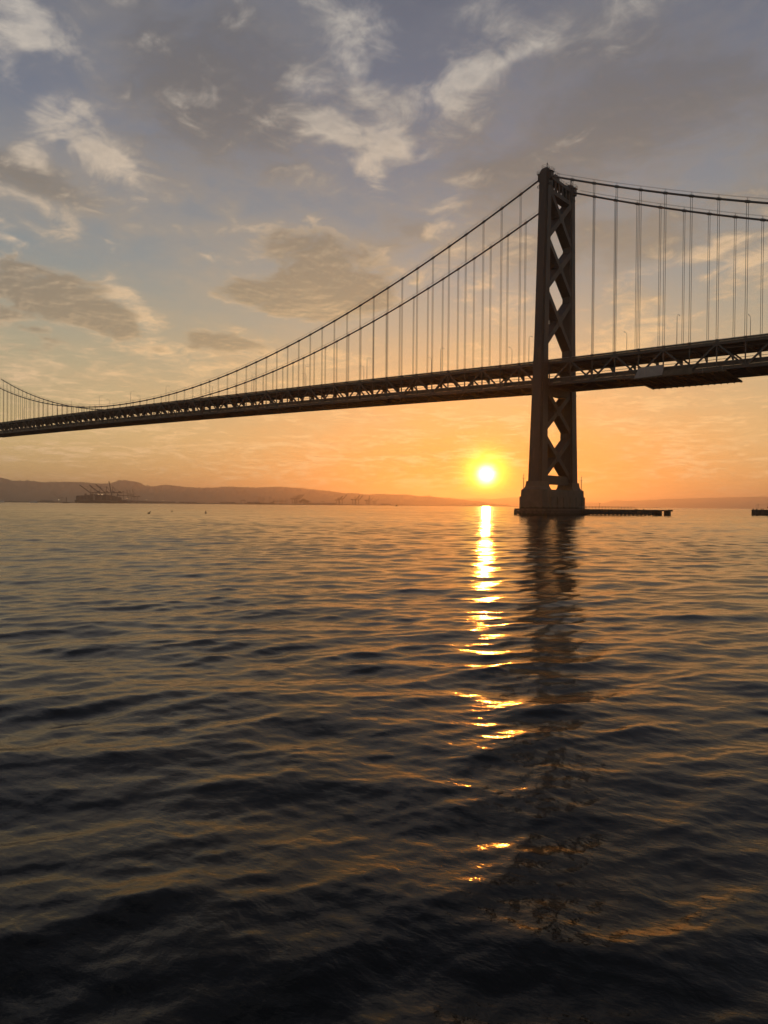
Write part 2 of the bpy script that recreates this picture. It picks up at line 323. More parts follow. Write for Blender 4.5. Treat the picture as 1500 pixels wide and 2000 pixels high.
# ------------------------------------------------------------------ water
def build_water():
    view_az = R(-49.0)
    # rings widen with distance; the sector that can be seen is finely divided
    rs = [1.5]
    while rs[-1] < 27500:
        r = rs[-1]
        dr = 0.035 + 0.0031 * max(0.0, r - 6.0) if r < 420 else (1.32 * (r / 420) ** 1.35 if r < 8000 else r * 0.06)
        rs.append(r + dr)
    rs = np.array(rs)
    dth = 0.0018
    fine = np.arange(R(-37), R(37), dth)
    rest = np.linspace(R(37), 2 * math.pi - R(37), 60)[:-1]
    th = np.concatenate([fine, rest]) + view_az
    nth = len(th)
    sp_th = np.concatenate([np.full(len(fine), dth), np.full(len(rest), R(5))])
    rr, tt = np.meshgrid(rs, th, indexing='ij'); X = CAM.x + rr * np.cos(tt); Y = CAM.y + rr * np.sin(tt)
    drr = np.gradient(rs)[:, None]
    spacing = np.maximum(drr, rr * sp_th[None, :] * 1.0)
    # wind sea: many small wave trains about a mean heading plus a little old swell and boat wash
    lam = np.concatenate([np.exp(RNG.uniform(math.log(0.28), math.log(7.5), 115)), np.exp(RNG.uniform(math.log(0.085), math.log(0.28), 75))]); lam = np.sort(lam)[::-1]
    head = view_az + math.pi + R(14) + RNG.normal(0, 1, len(lam)) * np.interp(np.log(lam), np.log([.085, .28, 7.5]), [R(50), R(36), R(22)])
    head[:12:3] = view_az + math.pi - R(35) + RNG.normal(0, R(8), 4)
    slope = 0.0088 * np.interp(np.log(lam), np.log([0.085, 0.22, 0.5, 1.2, 2.6, 4.5, 7.5]), [0.9, 0.85, 0.85, 1.5, 1.5, 1.05, 0.5])
    ph = RNG.uniform(0, 2 * math.pi, len(lam))
    # gusts: patches where the short waves are stronger or weaker
    ca, sa = math.cos(view_az), math.sin(view_az); F_ = X * ca + Y * sa; S_ = -X * sa + Y * ca
    gust = 1 + 0.42 * np.sin(F_ * 0.11 + 2.2 * np.sin(S_ * 0.043) + 1.0) * np.sin(S_ * 0.05 + 1.7 * np.sin(F_ * 0.06 + 2)) + 0.3 * np.sin(F_ * 0.017 + 1.5 * np.sin(S_ * 0.006)) * np.sin(S_ * 0.011 + 1.0)
    gust = np.clip(gust, 0.35, 1.7)
    Z = np.zeros_like(X); DX = np.zeros_like(X); DY = np.zeros_like(X); var = np.zeros_like(X)
    near = rr[:, 0] < 900
    for L, h, s, p in zip(lam, head, slope, ph):
        k = 2 * math.pi / L; a = s / k
        n = int(np.searchsorted(drr[:, 0], L / 2.5)); n = max(1, min(n, len(rs)))       # rings fine enough to carry this wave
        w = np.clip((L / spacing[:n] - 2.5) / 2.5, 0, 1)
        sg = gust if L < 1.6 else np.ones_like(gust)
        ww = w * sg[:n]
        arg = k * (X[:n] * math.cos(h) + Y[:n] * math.sin(h)) + p
        Z[:n] += ww * a * np.sin(arg); c = ww * a * np.cos(arg) * 0.8
        DX[:n] += c * math.cos(h); DY[:n] += c * math.sin(h)
        e = 0.5 * (s * sg) ** 2
        e[:n] *= 1 - w * w
        var += e
    me = bpy.data.meshes.new('water')
    nr = len(rs)
    V = np.stack([X + DX, Y + DY, Z], -1).reshape(-1, 3)
    idx = np.arange(nr * nth).reshape(nr, nth)
    a = idx[:-1, :]; b = idx[1:, :]
    a2 = np.roll(a, -1, 1); b2 = np.roll(b, -1, 1)
    F = np.stack([a, b, b2, a2], -1).reshape(-1, 4)
    inner = idx[0][::-1]
    me.vertices.add(len(V)); me.vertices.foreach_set('co', V.astype(np.float32).ravel())
    nl = F.size
    me.loops.add(nl); me.loops.foreach_set('vertex_index', F.astype(np.int32).ravel())
    me.polygons.add(len(F)); me.polygons.foreach_set('loop_start', np.arange(0, nl, 4, dtype=np.int32))
    me.polygons.foreach_set('use_smooth', np.ones(len(F), dtype=bool))
    me.update(calc_edges=True)
    at = me.attributes.new('unresolved_slope', 'FLOAT', 'POINT'); at.data.foreach_set('value', np.sqrt(var).astype(np.float32).ravel())
    m = bpy.data.materials.new('bay_water'); m.use_nodes = True; g = NT(m.node_tree)
    bs = g.n('ShaderNodeBsdfPrincipled'); out = g.n('ShaderNodeOutputMaterial'); g.put(out.inputs[0], bs.outputs[0])
    geo = g.n('ShaderNodeNewGeometry'); pos = geo.outputs['Position']
    atn = g.n('ShaderNodeAttribute', attribute_name='unresolved_slope'); us = atn.outputs['Fac']
    bs.inputs['Base Color'].default_value = (0.0012, 0.0016, 0.0014, 1); bs.inputs['IOR'].default_value = 1.333; bs.inputs['Specular IOR Level'].default_value = 0.35
    al = g.m('SQRT', g.add(g.mul(g.mul(us, us), WATER_A), 0.00001))
    g.put(bs.inputs['Roughness'], g.m('SQRT', al))
    mp = g.n('ShaderNodeMapping'); g.put(mp.inputs[0], pos); mp.inputs['Rotation'].default_value = (0, 0, R(-41 - 14)); mp.inputs['Scale'].default_value = (0.6, 1.0, 1.0)
    h1 = g.noise(mp.outputs[0], 6.5, 4, 0.52, 0.5); h2 = g.noise(mp.outputs[0], 21.0, 3, 0.5, 0.4)
    hh = g.add(g.mul(h1, 0.0072), g.mul(h2, 0.0030))
    bp = g.n('ShaderNodeBump'); bp.inputs['Strength'].default_value = 1.0; bp.inputs['Distance'].default_value = 1.0; g.put(bp.inputs['Height'], hh)
    g.put(bs.inputs['Normal'], bp.outputs[0])
    me.materials.append(m)
    struct(link('water', me))
WATER_A = 0.05
build_water()


# ------------------------------------------------------------------ shore and hills
def px_ridge(pts):                     # (azimuth, elevation in degrees)
    return np.array([p[0] for p in pts]), np.array([p[1] for p in pts])
def build_ridge(name, pts, dist, depth, jag, seed, base=0.0, treeline=0.0):
    rg = np.random.default_rng(seed)
    az, el = px_ridge(pts); order = np.argsort(az); az, el = az[order], el[order]
    A = np.arange(az[0], az[-1], 0.022); e = np.interp(A, az, el)
    n = np.zeros_like(A)
    for f, am in ((2, 0.5), (5, .3), (11, .2), (23, .14)):
        n += am * np.sin(A * f + rg.uniform(0, 6) + np.sin(A * f * .37 + rg.uniform(0, 6)) * 1.5)
    crest = dist * np.tan(np.radians(e)) + CAM.z + n * jag
    bumps = np.repeat(rg.random(len(A) // 2 + 1), 2)[:len(A)]
    body = np.maximum(crest, base + 2)
    crest = crest + treeline * (bumps ** 2.5) * (0.5 + 0.5 * np.sin(A * 3.1 + 1)) * 2
    crest = np.maximum(crest, base + 2)
    rows = []
    prof = [(-1.0, 0.0), (-0.8, 0.10), (-0.55, 0.38), (-0.3, 0.68), (-0.12, 0.9), (0.0, 1.0), (0.4, 0.75), (1.0, 0.0)]
    for fr, hh in prof:
        d = dist + fr * depth
        rr = d + depth * 0.05 * np.sin(A * 2.9 + fr * 5) * np.sin(A * 1.3 + fr * 9)
        und = 1 + 0.22 * np.sin(A * 4.3 + fr * 7) * np.sin(A * 1.7 + fr * 3) if 0 < hh < 1 else 1
        rows.append(np.stack([CAM.x + rr * np.cos(np.radians(A)), CAM.y + rr * np.sin(np.radians(A)), base - 1 + ((crest if hh == 1 else body) - base + 1) * np.clip(hh * und, 0, 1 if hh == 1 else 0.97)], -1))
    V = np.concatenate(rows); n = len(A); F = []
    for i in range(len(prof) - 1):
        for k in range(n - 1): F.append((i * n + k, i * n + k + 1, (i + 1) * n + k + 1, (i + 1) * n + k))
    me = bpy.data.meshes.new(name); me.from_pydata(V.tolist(), [], F); me.update(); me.materials.append(M['hill'])
    return struct(link(name, me))

NEAR_RIDGE = [(-8, 1.35), (-14, 1.5), (-18, 1.62), (-20.4, 1.70), (-21.2, 1.50), (-22.2, 1.52), (-23, 1.47), (-24, 1.47), (-25, 1.50), (-26, 1.44), (-27.2, 1.42), (-27.9, 1.50), (-28.3, 1.66), (-28.8, 1.71),
              (-29.5, 1.62), (-30, 1.42), (-30.3, 1.28), (-30.9, 1.28), (-31.5, 1.41), (-32, 1.41), (-32.8, 1.30), (-33.6, 1.26), (-34.2, 1.17), (-35, 1.24), (-36.3, 1.33), (-37.5, 1.32), (-38.6, 1.28),
              (-39.3, 1.36), (-41, 1.36), (-43, 1.22), (-44.2, 1.10), (-45.8, 0.92), (-47.5, 0.87), (-49.2, 0.88), (-50.8, 0.83), (-53, 0.69), (-55, 0.50), (-57, 0.28), (-59, 0.05)]
FAR_RIDGE = [(-46, 0.70), (-50, 0.75), (-53, 0.70), (-54, 0.67), (-55, 0.57), (-56.3, 0.60), (-57.6, 0.56), (-58.4, 0.66), (-59.2, 0.72), (-61, 0.70), (-63.5, 0.45), (-65, 0.36), (-66, 0.31), (-66.4, 0.42),
             (-66.8, 0.54), (-68, 0.50), (-69.5, 0.58), (-70.6, 0.65), (-74, 0.78), (-77.2, 0.85), (-82, 0.8), (-90, 0.7)]
build_ridge('hills', NEAR_RIDGE, 13500, 2600, 3.0, 3, 0, 16.0)
build_ridge('far_hills', FAR_RIDGE, 25500, 3000, 6.0, 5, 0, 5.0)

def build_shore():
    rg = np.random.default_rng(9)
    A = np.arange(-70.0, -10.0, 0.02)
    front = np.interp(A, [-70, -60, -52, -47, -41, -35, -30, -27, -20, -10], [11500, 10500, 7900, 5700, 5350, 5150, 4800, 4560, 4900, 5200])
    front = front + 60 * np.sin(A * 1.9) + 25 * np.sin(A * 6.1)
    top = 4.0 + 3.5 * (0.5 + 0.5 * np.sin(A * 2.3)) * (0.5 + 0.5 * np.sin(A * 7.1 + 1)) + rg.random(len(A)) ** 4 * 5.0
    rows = [(front, np.full_like(A, -1.0)), (front + 15, top * 0.55), (front + 60, top), (front + 700, top * 0.9), (front + 3500, np.full_like(A, 8.0))]
    V = np.concatenate([np.stack([CAM.x + r * np.cos(np.radians(A)), CAM.y + r * np.sin(np.radians(A)), z], -1) for r, z in rows]); n = len(A)
    F = [(i * n + k, i * n + k + 1, (i + 1) * n + k + 1, (i + 1) * n + k) for i in range(len(rows) - 1) for k in range(n - 1)]
    me = bpy.data.meshes.new('shore'); me.from_pydata(V.tolist(), [], F); me.update(); me.materials.append(M['land'])
    struct(link('shore', me))
build_shore()

def wet_foot(m, top):
    g = NT.__new__(NT); g.t = m.node_tree
    bs = [n for n in m.node_tree.nodes if n.type == 'BSDF_PRINCIPLED'][0]; src = bs.inputs['Base Color'].links[0].from_socket
    ge = g.n('ShaderNodeNewGeometry'); sp = g.n('ShaderNodeSeparateXYZ'); g.put(sp.inputs[0], ge.outputs['Position'])
    edge = g.add(sp.outputs[2], g.mul(g.sub(g.noise(ge.outputs['Position'], 0.9, 5, 0.6), 0.5), 1.6))
    g.put(bs.inputs['Base Color'], g.mix(g.sstep(top, top - 0.5, edge, 0.0, 0.85), src, (0.018, 0.020, 0.014, 1)))
wet_foot(M['concrete'], 3.4); wet_foot(M['timber'], 0.9)

# haze: one even body of sea air round everything but the sky
def build_haze():
    mb = MB(); mb.box((CAM.x, CAM.y, (-2.5 + 475) / 2), (60000, 60000, 477.5))
    me = mb.mesh('haze'); m = bpy.data.materials.new('haze'); m.use_nodes = True; g = NT(m.node_tree)
    pv = g.n('ShaderNodeVolumePrincipled'); out = g.n('ShaderNodeOutputMaterial'); g.put(out.inputs['Volume'], pv.outputs[0])
    pv.inputs['Color'].default_value = (0.97, 0.93, 0.88, 1); pv.inputs['Density'].default_value = HAZE_DENSITY; pv.inputs['Anisotropy'].default_value = HAZE_G
    me.materials.append(m); o = link('haze', me); o['kind'] = 'stuff'
build_haze()


# ------------------------------------------------------------------ the suspension bridge
PAN = 9.144; S0 = 11.635; HV = 10.06
def z_deck(u):                                   # top of the upper roadway's parapet
    return 63.258 + 0.01921 * u if u < 0 else 63.258 + 0.01921 * u * math.exp(-u / 22) + (0.0318 * u - 1.30e-5 * u * u) * (1 - math.exp(-u / 22))
def z_cable(u):
    if u < 0: return 138.3 + 0.46276 * u + 6.2531e-4 * u * u
    if u < 319.9: return 138.38 - 0.401157 * u + 6.2705e-4 * u * u
    return 74.22 + 6.27e-4 * max(0.0, u - 326) ** 2

MAIN = [S0 + PAN * k for k in range(-1, 66)]      # panel points, tower outwards; even index = lower node
SIDE = [-(S0 + PAN * k) for k in range(-1, 12)]

bridge = thing('suspension_bridge', 'dark steel double-deck suspension bridge with a cross-braced tower over the bay', 'bridge')

# tower -------------------------------------------------------------
ZT = 140.6
def lean(z): return 0.8 * (ZT - z) / ZT
def leg_out(z): return 12.25 + (138 - z) * 0.0335
def leg_in(z): return 8.45 + (138 - z) * 0.0165
def leg_hu(z): return 2.1 + (138 - z) * 0.0018 + max(0.0, 72 - z) * 0.0125
tower = bpy.data.objects.new('tower', None); col.objects.link(tower); tower.parent = bridge
def leg_ring(s, z, grow=0.0, notch=0.62):
    hu = leg_hu(z) + grow; vo = leg_out(z) + grow; vi = leg_in(z) - grow; n = notch
    o = [(-hu, vi + n), (-hu + n, vi + n), (-hu + n, vi), (hu - n, vi), (hu - n, vi + n), (hu, vi + n), (hu, vo - n), (hu - n, vo - n), (hu - n, vo), (-hu + n, vo), (-hu + n, vo - n), (-hu, vo - n)]
    r = [(a, s * b + lean(z), z) for a, b in o]
    return r if s > 0 else r[::-1]
for s in (1, -1):
    mb = MB(); mb.loft([leg_ring(s, z) for z in (9.5, 30, 50, 72, 90, 120, 139.0)] + [leg_ring(s, 140.2, -0.25), leg_ring(s, 140.9, -0.9, 0.4)])
    leg = mb.build('leg', M['steel'], tower)
    for z0, z1, gr in ((134.0, 134.45, 0.12), (131.2, 131.5, 0.06), (61.6, 62.3, 0.14), (50.9, 51.4, 0.1), (112.4, 112.7, 0.05), (91.2, 91.5, 0.05), (33.4, 33.7, 0.05), (20.0, 20.3, 0.05)):
        MB().loft([leg_ring(s, z0, gr), leg_ring(s, z1, gr)]).build('collar', M['steel'], tower)
    # ring-shaped lifting eyes and galleries at the saddle
    for su in (1, -1):
        uc = su * 2.35; vc = s * 10.3 + lean(138)
        MB().box((su * 2.55, vc, 137.3), (0.9, 2.2, 2.6)).build('cable_housing', M['steel'], tower)
        MB().box((su * 2.75, vc, 138.9), (1.3, 2.6, 0.16)).build('gallery', M['steel'], tower)
        mb = MB()
        for vv in (-1.25, 0, 1.25):
            for uu in (2.2, 3.35): mb.beam((su * uu, vc + vv, 138.95), (su * uu, vc + vv, 140.2), 0.07, 0.07)
        for hz in (139.6, 140.2):
            mb.beam((su * 3.35, vc - 1.25, hz), (su * 3.35, vc + 1.25, hz), 0.06, 0.06)
            for vv in (-1.25, 1.25): mb.beam((su * 2.1, vc + vv, hz), (su * 3.35, vc + vv, hz), 0.06, 0.06)
        mb.build('railing', M['steel'], tower)
        t = [(su * 2.6 + su * 0.45 * math.cos(q), vc + 1.2, 133.7 + 0.45 * math.sin(q)) for q in np.linspace(0, 2 * math.pi, 13)]
        MB().tube(t, 0.13, 6, False).build('lifting_eye', M['steel'], tower)
    mb = MB(); vc = s * 10.4 + lean(140)
    for a, b in ((-1.1, -1.1), (1.1, -1.1), (1.1, 1.1), (-1.1, 1.1)): mb.beam((a, vc + b, 140.6), (a, vc + b, 142.0), 0.07, 0.07)
    for hz in (141.3, 142.0):
        for (a, b), (c, d) in (((-1.1, -1.1), (1.1, -1.1)), ((1.1, -1.1), (1.1, 1.1)), ((1.1, 1.1), (-1.1, 1.1)), ((-1.1, 1.1), (-1.1, -1.1))):
            mb.beam((a, vc + b, hz), (c, vc + d, hz), 0.06, 0.06)
    mb.build('roof_railing', M['steel'], tower)
    MB().tube([(-0.7, vc, 140.7), (-0.7, vc, 142.6), (-0.7, vc, 142.6), (-0.7, vc, 143.8)], [0.09, 0.09, 0.04, 0.03], 6).build('lightning_rod', M['steel'], tower)
    MB().tube([(-0.7, vc, 142.3), (-0.7, vc, 142.8)], 0.22, 8).build('beacon', M['steel'], tower)

def brace(z0, v0, z1, v1, name='diagonal_brace', w=2.05, hu=1.95):
    a = Vector((0, v0 + lean(z0), z0)); b = Vector((0, v1 + lean(z1), z1)); t = (b - a).normalized(); n = Vector((0, -t.z, t.y))
    mb = MB()
    # two face plates joined by a narrower web box, so that the edges read as flanges
    prof = [(-hu, -w / 2), (-hu + .28, -w / 2), (-hu + .28, -w / 2 + .22), (hu - .28, -w / 2 + .22), (hu - .28, -w / 2), (hu, -w / 2), (hu, w / 2), (hu - .28, w / 2), (hu - .28, w / 2 - .22), (-hu + .28, w / 2 - .22), (-hu + .28, w / 2), (-hu, w / 2)]
    mb.loft([[tuple(p + Vector((q, 0, 0)) + n * r) for q, r in prof] for p in (a, b)])
    return mb.build(name, M['steel'], tower)
for zt, zb in ((132.0, 114.0), (111.3, 93.2), (90.0, 70.4), (51.0, 35.0), (32.0, 15.6)):
    vt, vb = leg_in(zt) + 0.7, leg_in(zb) + 0.7; zc = (zt * vb + zb * vt) / (vt + vb)
    brace(zt, vt, zb, -vb, hu=1.95); brace(zt, -vt, zb, vb, hu=1.93)
    for su in (-1, 1):                       # plates over the crossing
        mb = MB(); c = [(-1.3, 1.9), (1.3, 1.9), (2.0, 0), (1.3, -1.9), (-1.3, -1.9), (-2.0, 0)]
        mb.loft([[(su * uu, a + lean(zc), zc + b) for a, b in c] for uu in (1.9, 2.06)]); mb.build('gusset_plate', M['steel'], tower)
    mb = MB()                                # inspection cradle beside each crossing
    y0 = 4.9 + lean(zc)
    mb.box((-1.95, y0, zc - 1.0), (0.9, 2.6, 0.12))
    for dy in (-1.3, 0, 1.3): mb.beam((-2.38, y0 + dy, zc - 1.0), (-2.38, y0 + dy, zc + 1.2), 0.08, 0.08)
    for dz in (0.1, 1.2): mb.beam((-2.38, y0 - 1.3, zc + dz), (-2.38, y0 + 1.3, zc + dz), 0.07, 0.07)
    mb.build('inspection_cradle', M['steel'], tower)
for s in (1, -1):                            # knuckles where the braces meet the legs
    for zn in (112.65, 91.6, 33.5):
        v = s * (leg_in(zn) + 0.1)
        mb = MB(); mb.loft([[(a, s * (leg_in(zn) + 0.15) + lean(zn) - s * d, zn + b) for a, b in ((-1.6, -1.9), (1.6, -1.9), (1.6, 1.9), (-1.6, 1.9))] if d == 0 else
                            [(a, s * (leg_in(zn) + 0.15) + lean(zn) - s * d, zn + b) for a, b in ((-1.6, -1.0), (1.6, -1.0), (1.6, 1.0), (-1.6, 1.0))] for d in (0, 0.55)])
        mb.build('knuckle', M['steel'], tower)
def strut(z0, z1, hu, name='cross_strut'):
    v0 = leg_in((z0 + z1) / 2) + 0.3; l = lean((z0 + z1) / 2)
    MB().box((0, l, (z0 + z1) / 2), (2 * hu, 2 * v0, z1 - z0)).build(name, M['steel'], tower)
strut(131.3, 133.0, 1.75); strut(137.0, 138.4, 1.75); strut(12.6, 16.2, 1.6); strut(50.2, 52.4, 1.9); strut(49.4, 50.2, 1.5)
for vv in np.linspace(-7.6, 7.6, 6):         # posts of the top frame
    for su in (-1, 1): MB().box((su * 1.35, vv + lean(135), 135.0), (0.5, 0.75, 4.2)).build('top_frame_post', M['steel'], tower)
MB().box((0, 2.6 + lean(140), 139.4), (2.6, 3.4, 2.0)).build('machine_house', M['steel'], tower)
mb = MB()
for vv in (1.0, 2.6, 4.2): mb.beam((-1.3, vv + 0.2, 140.3), (-1.3, vv + 0.2, 141.5), 0.07, 0.07)
for hz in (140.9, 141.5): mb.beam((-1.3, 1.2, hz), (-1.3, 4.4, hz), 0.06, 0.06)
mb.build('machine_house_railing', M['steel'], tower)
mb = MB()
for vv in np.linspace(-8, 8, 9): mb.beam((-1.7, vv + lean(139), 138.4), (-1.7, vv + lean(139), 139.5), 0.06, 0.06)
for hz in (138.95, 139.5): mb.beam((-1.7, -8, hz), (-1.7, 8, hz), 0.06, 0.06)
mb.build('walkway_railing', M['steel'], tower)
# face panel seams on the near faces of the legs: thin proud strips
for s in (1, -1):
    for zz in np.arange(18, 131, 7.62):
        z = float(zz); hu = leg_hu(z)
        MB().loft([leg_ring(s, z, 0.025), leg_ring(s, z + 0.10, 0.025)]).build('splice_plate', M['steel'], tower)

# pier --------------------------------------------------------------
pier = bpy.data.objects.new('pier', None); col.objects.link(pier); pier.parent = bridge
def octa(a, b, c, z, cy=0.9):
    return [(-a + c, -b + cy, z), (a - c, -b + cy, z), (a, -b + c + cy, z), (a, b - c + cy, z), (a - c, b + cy, z), (-a + c, b + cy, z), (-a, b - c + cy, z), (-a, -b + c + cy, z)]
MB().loft([octa(6.35, 18.2, 1.6, -1.5), octa(6.35, 18.2, 1.6, 7.4)]).build('pier_base', M['concrete'], pier)
MB().loft([octa(6.0, 17.8, 1.6, 7.35), octa(5.9, 17.7, 1.6, 10.2)]).build('pier_cap', M['concrete'], pier)
for s in (1, -1):
    MB().loft([[(a * f, s * 13.55 + b * f + 0.75, z) for a, b in ((-4.1, -4.1), (4.1, -4.1), (4.1, 4.1), (-4.1, 4.1))] for f, z in ((1.05, 10.1), (0.98, 10.5), (0.86, 11.6), (0.80, 13.6))]).build('pedestal', M['concrete'], pier)
for k, (a, b) in enumerate([(-6.4, y) for y in np.linspace(-13, 14.5, 6)]):
    MB().box((a, b, 4.0), (0.5, 1.2, 6.6)).build('buttress', M['concrete'], pier)

# cables ------------------------------------------------------------
U_MAIN = [p for p in MAIN]; U_SIDE = [p for p in SIDE]
u_all = sorted([-112.0] + list(np.linspace(-111, 612, 240)))
band = MB().tube([(-0.85, 0, 0), (-0.7, 0, 0), (0.7, 0, 0), (0.85, 0, 0)], [0.40, 0.52, 0.52, 0.40], 10); band_me = part_mesh(band, 'cable_band', M['cable'])
post = MB().tube([(0, -0.4, 1.45), (0, -0.4, 0.3), (0, 0.4, 0.3), (0, 0.4, 1.45)], 0.045, 4); post_me = part_mesh(post, 'rope_post', M['cable'])
rope_mb = MB()
for a in (-0.30, 0.30):
    for b in (-0.20, 0.20): rope_mb.beam((a, b, 0), (a, b, 1), 0.062, 0.062)
rope_me = part_mesh(rope_mb, 'hanger', M['rope'])
sock_mb = MB().box((0, 0, 0.25), (0.95, 0.9, 0.9)); sock_me = part_mesh(sock_mb, 'hanger_socket', M['truss'])
for s in (1, -1):
    v = s * HV
    pts = [(u, v + (lean(138) if abs(u) < 3 else 0), z_cable(u)) for u in u_all]
    cab = MB().tube(pts, 0.385, 10).build('main_cable', M['cable'], bridge, True)
    mb = MB()
    for dv in (-0.4, 0.4):
        for rng in ([u for u in u_all if u <= -2.5], [u for u in u_all if u >= 2.5]):
            mb.tube([(u, v + dv, z_cable(u) + 1.45) for u in rng], 0.035, 4)
    mb.build('hand_rope', M['cable'], cab)
    for lst in (MAIN[1:], SIDE[1:]):
        for u in lst:
            zc = z_cable(u); sl_ = math.atan((z_cable(u + 0.5) - z_cable(u - 0.5)))
            o = link('cable_band', band_me, cab, (u, v, zc)); o.rotation_euler = (0, -sl_, 0)
            link('rope_post', post_me, cab, (u, v, zc))
            zb = z_deck(u) - 0.9
            if zc - zb > 1.2:
                h = link('hanger', rope_me, bridge, (u, v, zb)); h.scale = (1, 1, zc - zb)
            link('hanger_socket', sock_me, bridge, (u, v, z_deck(u) - 0.85))

# trusses and decks -------------------------------------------------
ZTC, ZBC = -1.55, -10.25                    # chord centres below the parapet top
def line(us, v, dz): return [(u, v, z_deck(u) + dz) for u in us]
def rect(w, h): return [(-w / 2, -h / 2), (w / 2, -h / 2), (w / 2, h / 2), (-w / 2, h / 2)]
chan = [(-.4, -.55), (.4, -.55), (.4, -.40), (.12, -.40), (.12, .40), (.4, .40), (.4, .55), (-.4, .55), (-.4, .40), (-.12, .40), (-.12, -.40), (-.4, -.40)]
fb_up = MB()     # haunched floor beam under the upper roadway
pr = [(-9.7, -1.2), (-9.7, -4.3), (-9.1, -4.3), (-7.2, -2.9), (7.2, -2.9), (9.1, -4.3), (9.7, -4.3), (9.7, -1.2)]
fb_up.loft([[(a, b, c) for b, c in pr] for a in (-0.16, 0.16)]); fb_up.box((0, 0, -2.95), (0.5, 14.2, 0.12))
fb_up_me = part_mesh(fb_up, 'floor_beam', M['truss'])
fb_lo = MB(); pr2 = [(-9.7, -9.9), (-9.7, -10.7), (-6, -11.05), (6, -11.05), (9.7, -10.7), (9.7, -9.9)]
fb_lo.loft([[(a, b, c) for b, c in pr2] for a in (-0.16, 0.16)]); fb_lo.box((0, 0, -11.1), (0.5, 12, 0.12))
fb_lo_me = part_mesh(fb_lo, 'floor_beam', M['truss'])
vert = MB().box((0, 0, (ZTC + ZBC) / 2), (0.34, 0.5, ZTC - ZBC - 0.8)); vert_me = part_mesh(vert, 'truss_vertical', M['truss'])
gus = MB().loft([[(a, b, c) for a, c in ((-1.25, -.5), (1.25, -.5), (1.0, .9), (-1.0, .9))] for b in (-.3, .3)]); gus_me = part_mesh(gus, 'gusset_plate', M['truss'])
gusd = MB().loft([[(a, b, -c) for a, c in ((-1.25, -.5), (1.25, -.5), (1.0, .9), (-1.0, .9))][::-1] for b in (-.3, .3)]); gusd_me = part_mesh(gusd, 'gusset_plate', M['truss'])
pp_mb = MB().box((0, 0, 0.5), (0.14, 0.14, 1.0)); pp_me = part_mesh(pp_mb, 'parapet_post', M['deckside'])
for us in (MAIN, SIDE):
    end = us[-1]; sgn = 1 if end > 0 else -1
    run = [us[0] - sgn * 1.6] + us[1:]
    run = run if sgn > 0 else run[::-1]
    for s in (1, -1):
        v = s * HV
        MB().sweep(line(run, v, ZTC), chan).build('top_chord', M['truss'], bridge)
        MB().sweep(line(run, v, ZBC), chan).build('bottom_chord', M['truss'], bridge)
        for dz in (-3.35,): MB().sweep(line(run, s * 9.55, dz), rect(0.12, 0.16)).build('service_pipe', M['truss'], bridge)
        MB().sweep(line(run, s * 9.45, -0.45), rect(0.22, 0.55)).build('upper_parapet', M['deckside'], bridge)
        MB().sweep(line(run, s * 9.45, -0.06), rect(0.14, 0.12)).build('upper_handrail', M['galv'], bridge)
        MB().sweep(line(run, s * 8.9, -8.55), rect(0.22, 1.5)).build('lower_parapet', M['deckside'], bridge)
        MB().sweep(line(run, s * 9.05, -7.72), rect(0.14, 0.16)).build('lower_handrail', M['galv'], bridge)
        for i in range(len(us)):
            u = us[i]
            link('truss_vertical', vert_me, bridge, (u, v, z_deck(u)))
            if i % 2 == 0: link('gusset_plate', gus_me, bridge, (u, v, z_deck(u) + ZBC))
            else: link('gusset_plate', gusd_me, bridge, (u, v, z_deck(u) + ZTC))
            if i + 1 < len(us):
                u2 = us[i + 1]
                za = z_deck(u) + (ZBC if i % 2 == 0 else ZTC); zb = z_deck(u2) + (ZTC if i % 2 == 0 else ZBC)
                MB().beam((u, v, za), (u2, v, zb), 0.5, 0.62).build('truss_diagonal', M['truss'], bridge)
                if sgn < 0 or u < 150:
                    for f in (0, .25, .5, .75):
                        uu = u + (u2 - u) * f
                        link('railing_post', pp_me, bridge, (uu, s * 9.45, z_deck(uu) - 1.05))
    MB().sweep(line(run, 0, -1.0), [(-9.5, -.22), (9.5, -.22), (9.5, .1), (-9.5, .1)]).build('upper_deck', M['deckside'], bridge)
    MB().sweep(line(run, 0, -0.89), [(-9.2, -.005), (9.2, -.005), (9.2, .005), (-9.2, .005)]).build('upper_road_surface', M['asphalt'], bridge)
    MB().sweep(line(run, 0, -9.45), [(-8.9, -.25), (8.9, -.25), (8.9, .1), (-8.9, .1)]).build('lower_deck', M['deckside'], bridge)
    for vv in (-7.5, -4.5, -1.5, 1.5, 4.5, 7.5):
        MB().sweep(line(run, vv, -1.85), rect(0.28, 1.25)).build('stringer', M['truss'], bridge)
        MB().sweep(line(run, vv, -10.0), rect(0.28, 0.75)).build('stringer', M['truss'], bridge)
    for i, u in enumerate(us):
        link('floor_beam', fb_up_me, bridge, (u, 0, z_deck(u)))
        link('floor_beam', fb_lo_me, bridge, (u, 0, z_deck(u)))
        if i % 2 == 0 and i + 2 < len(us):
            u2 = us[i + 2]; um = us[i + 1]
            for s in (1, -1):
                MB().beam((u, s * 9.8, z_deck(u) - 10.75), (um, 0, z_deck(um) - 10.85), 0.26, 0.26).build('lateral_brace', M['truss'], bridge)
                MB().beam((um, 0, z_deck(um) - 10.85), (u2, s * 9.8, z_deck(u2) - 10.75), 0.26, 0.26).build('lateral_brace', M['truss'], bridge)

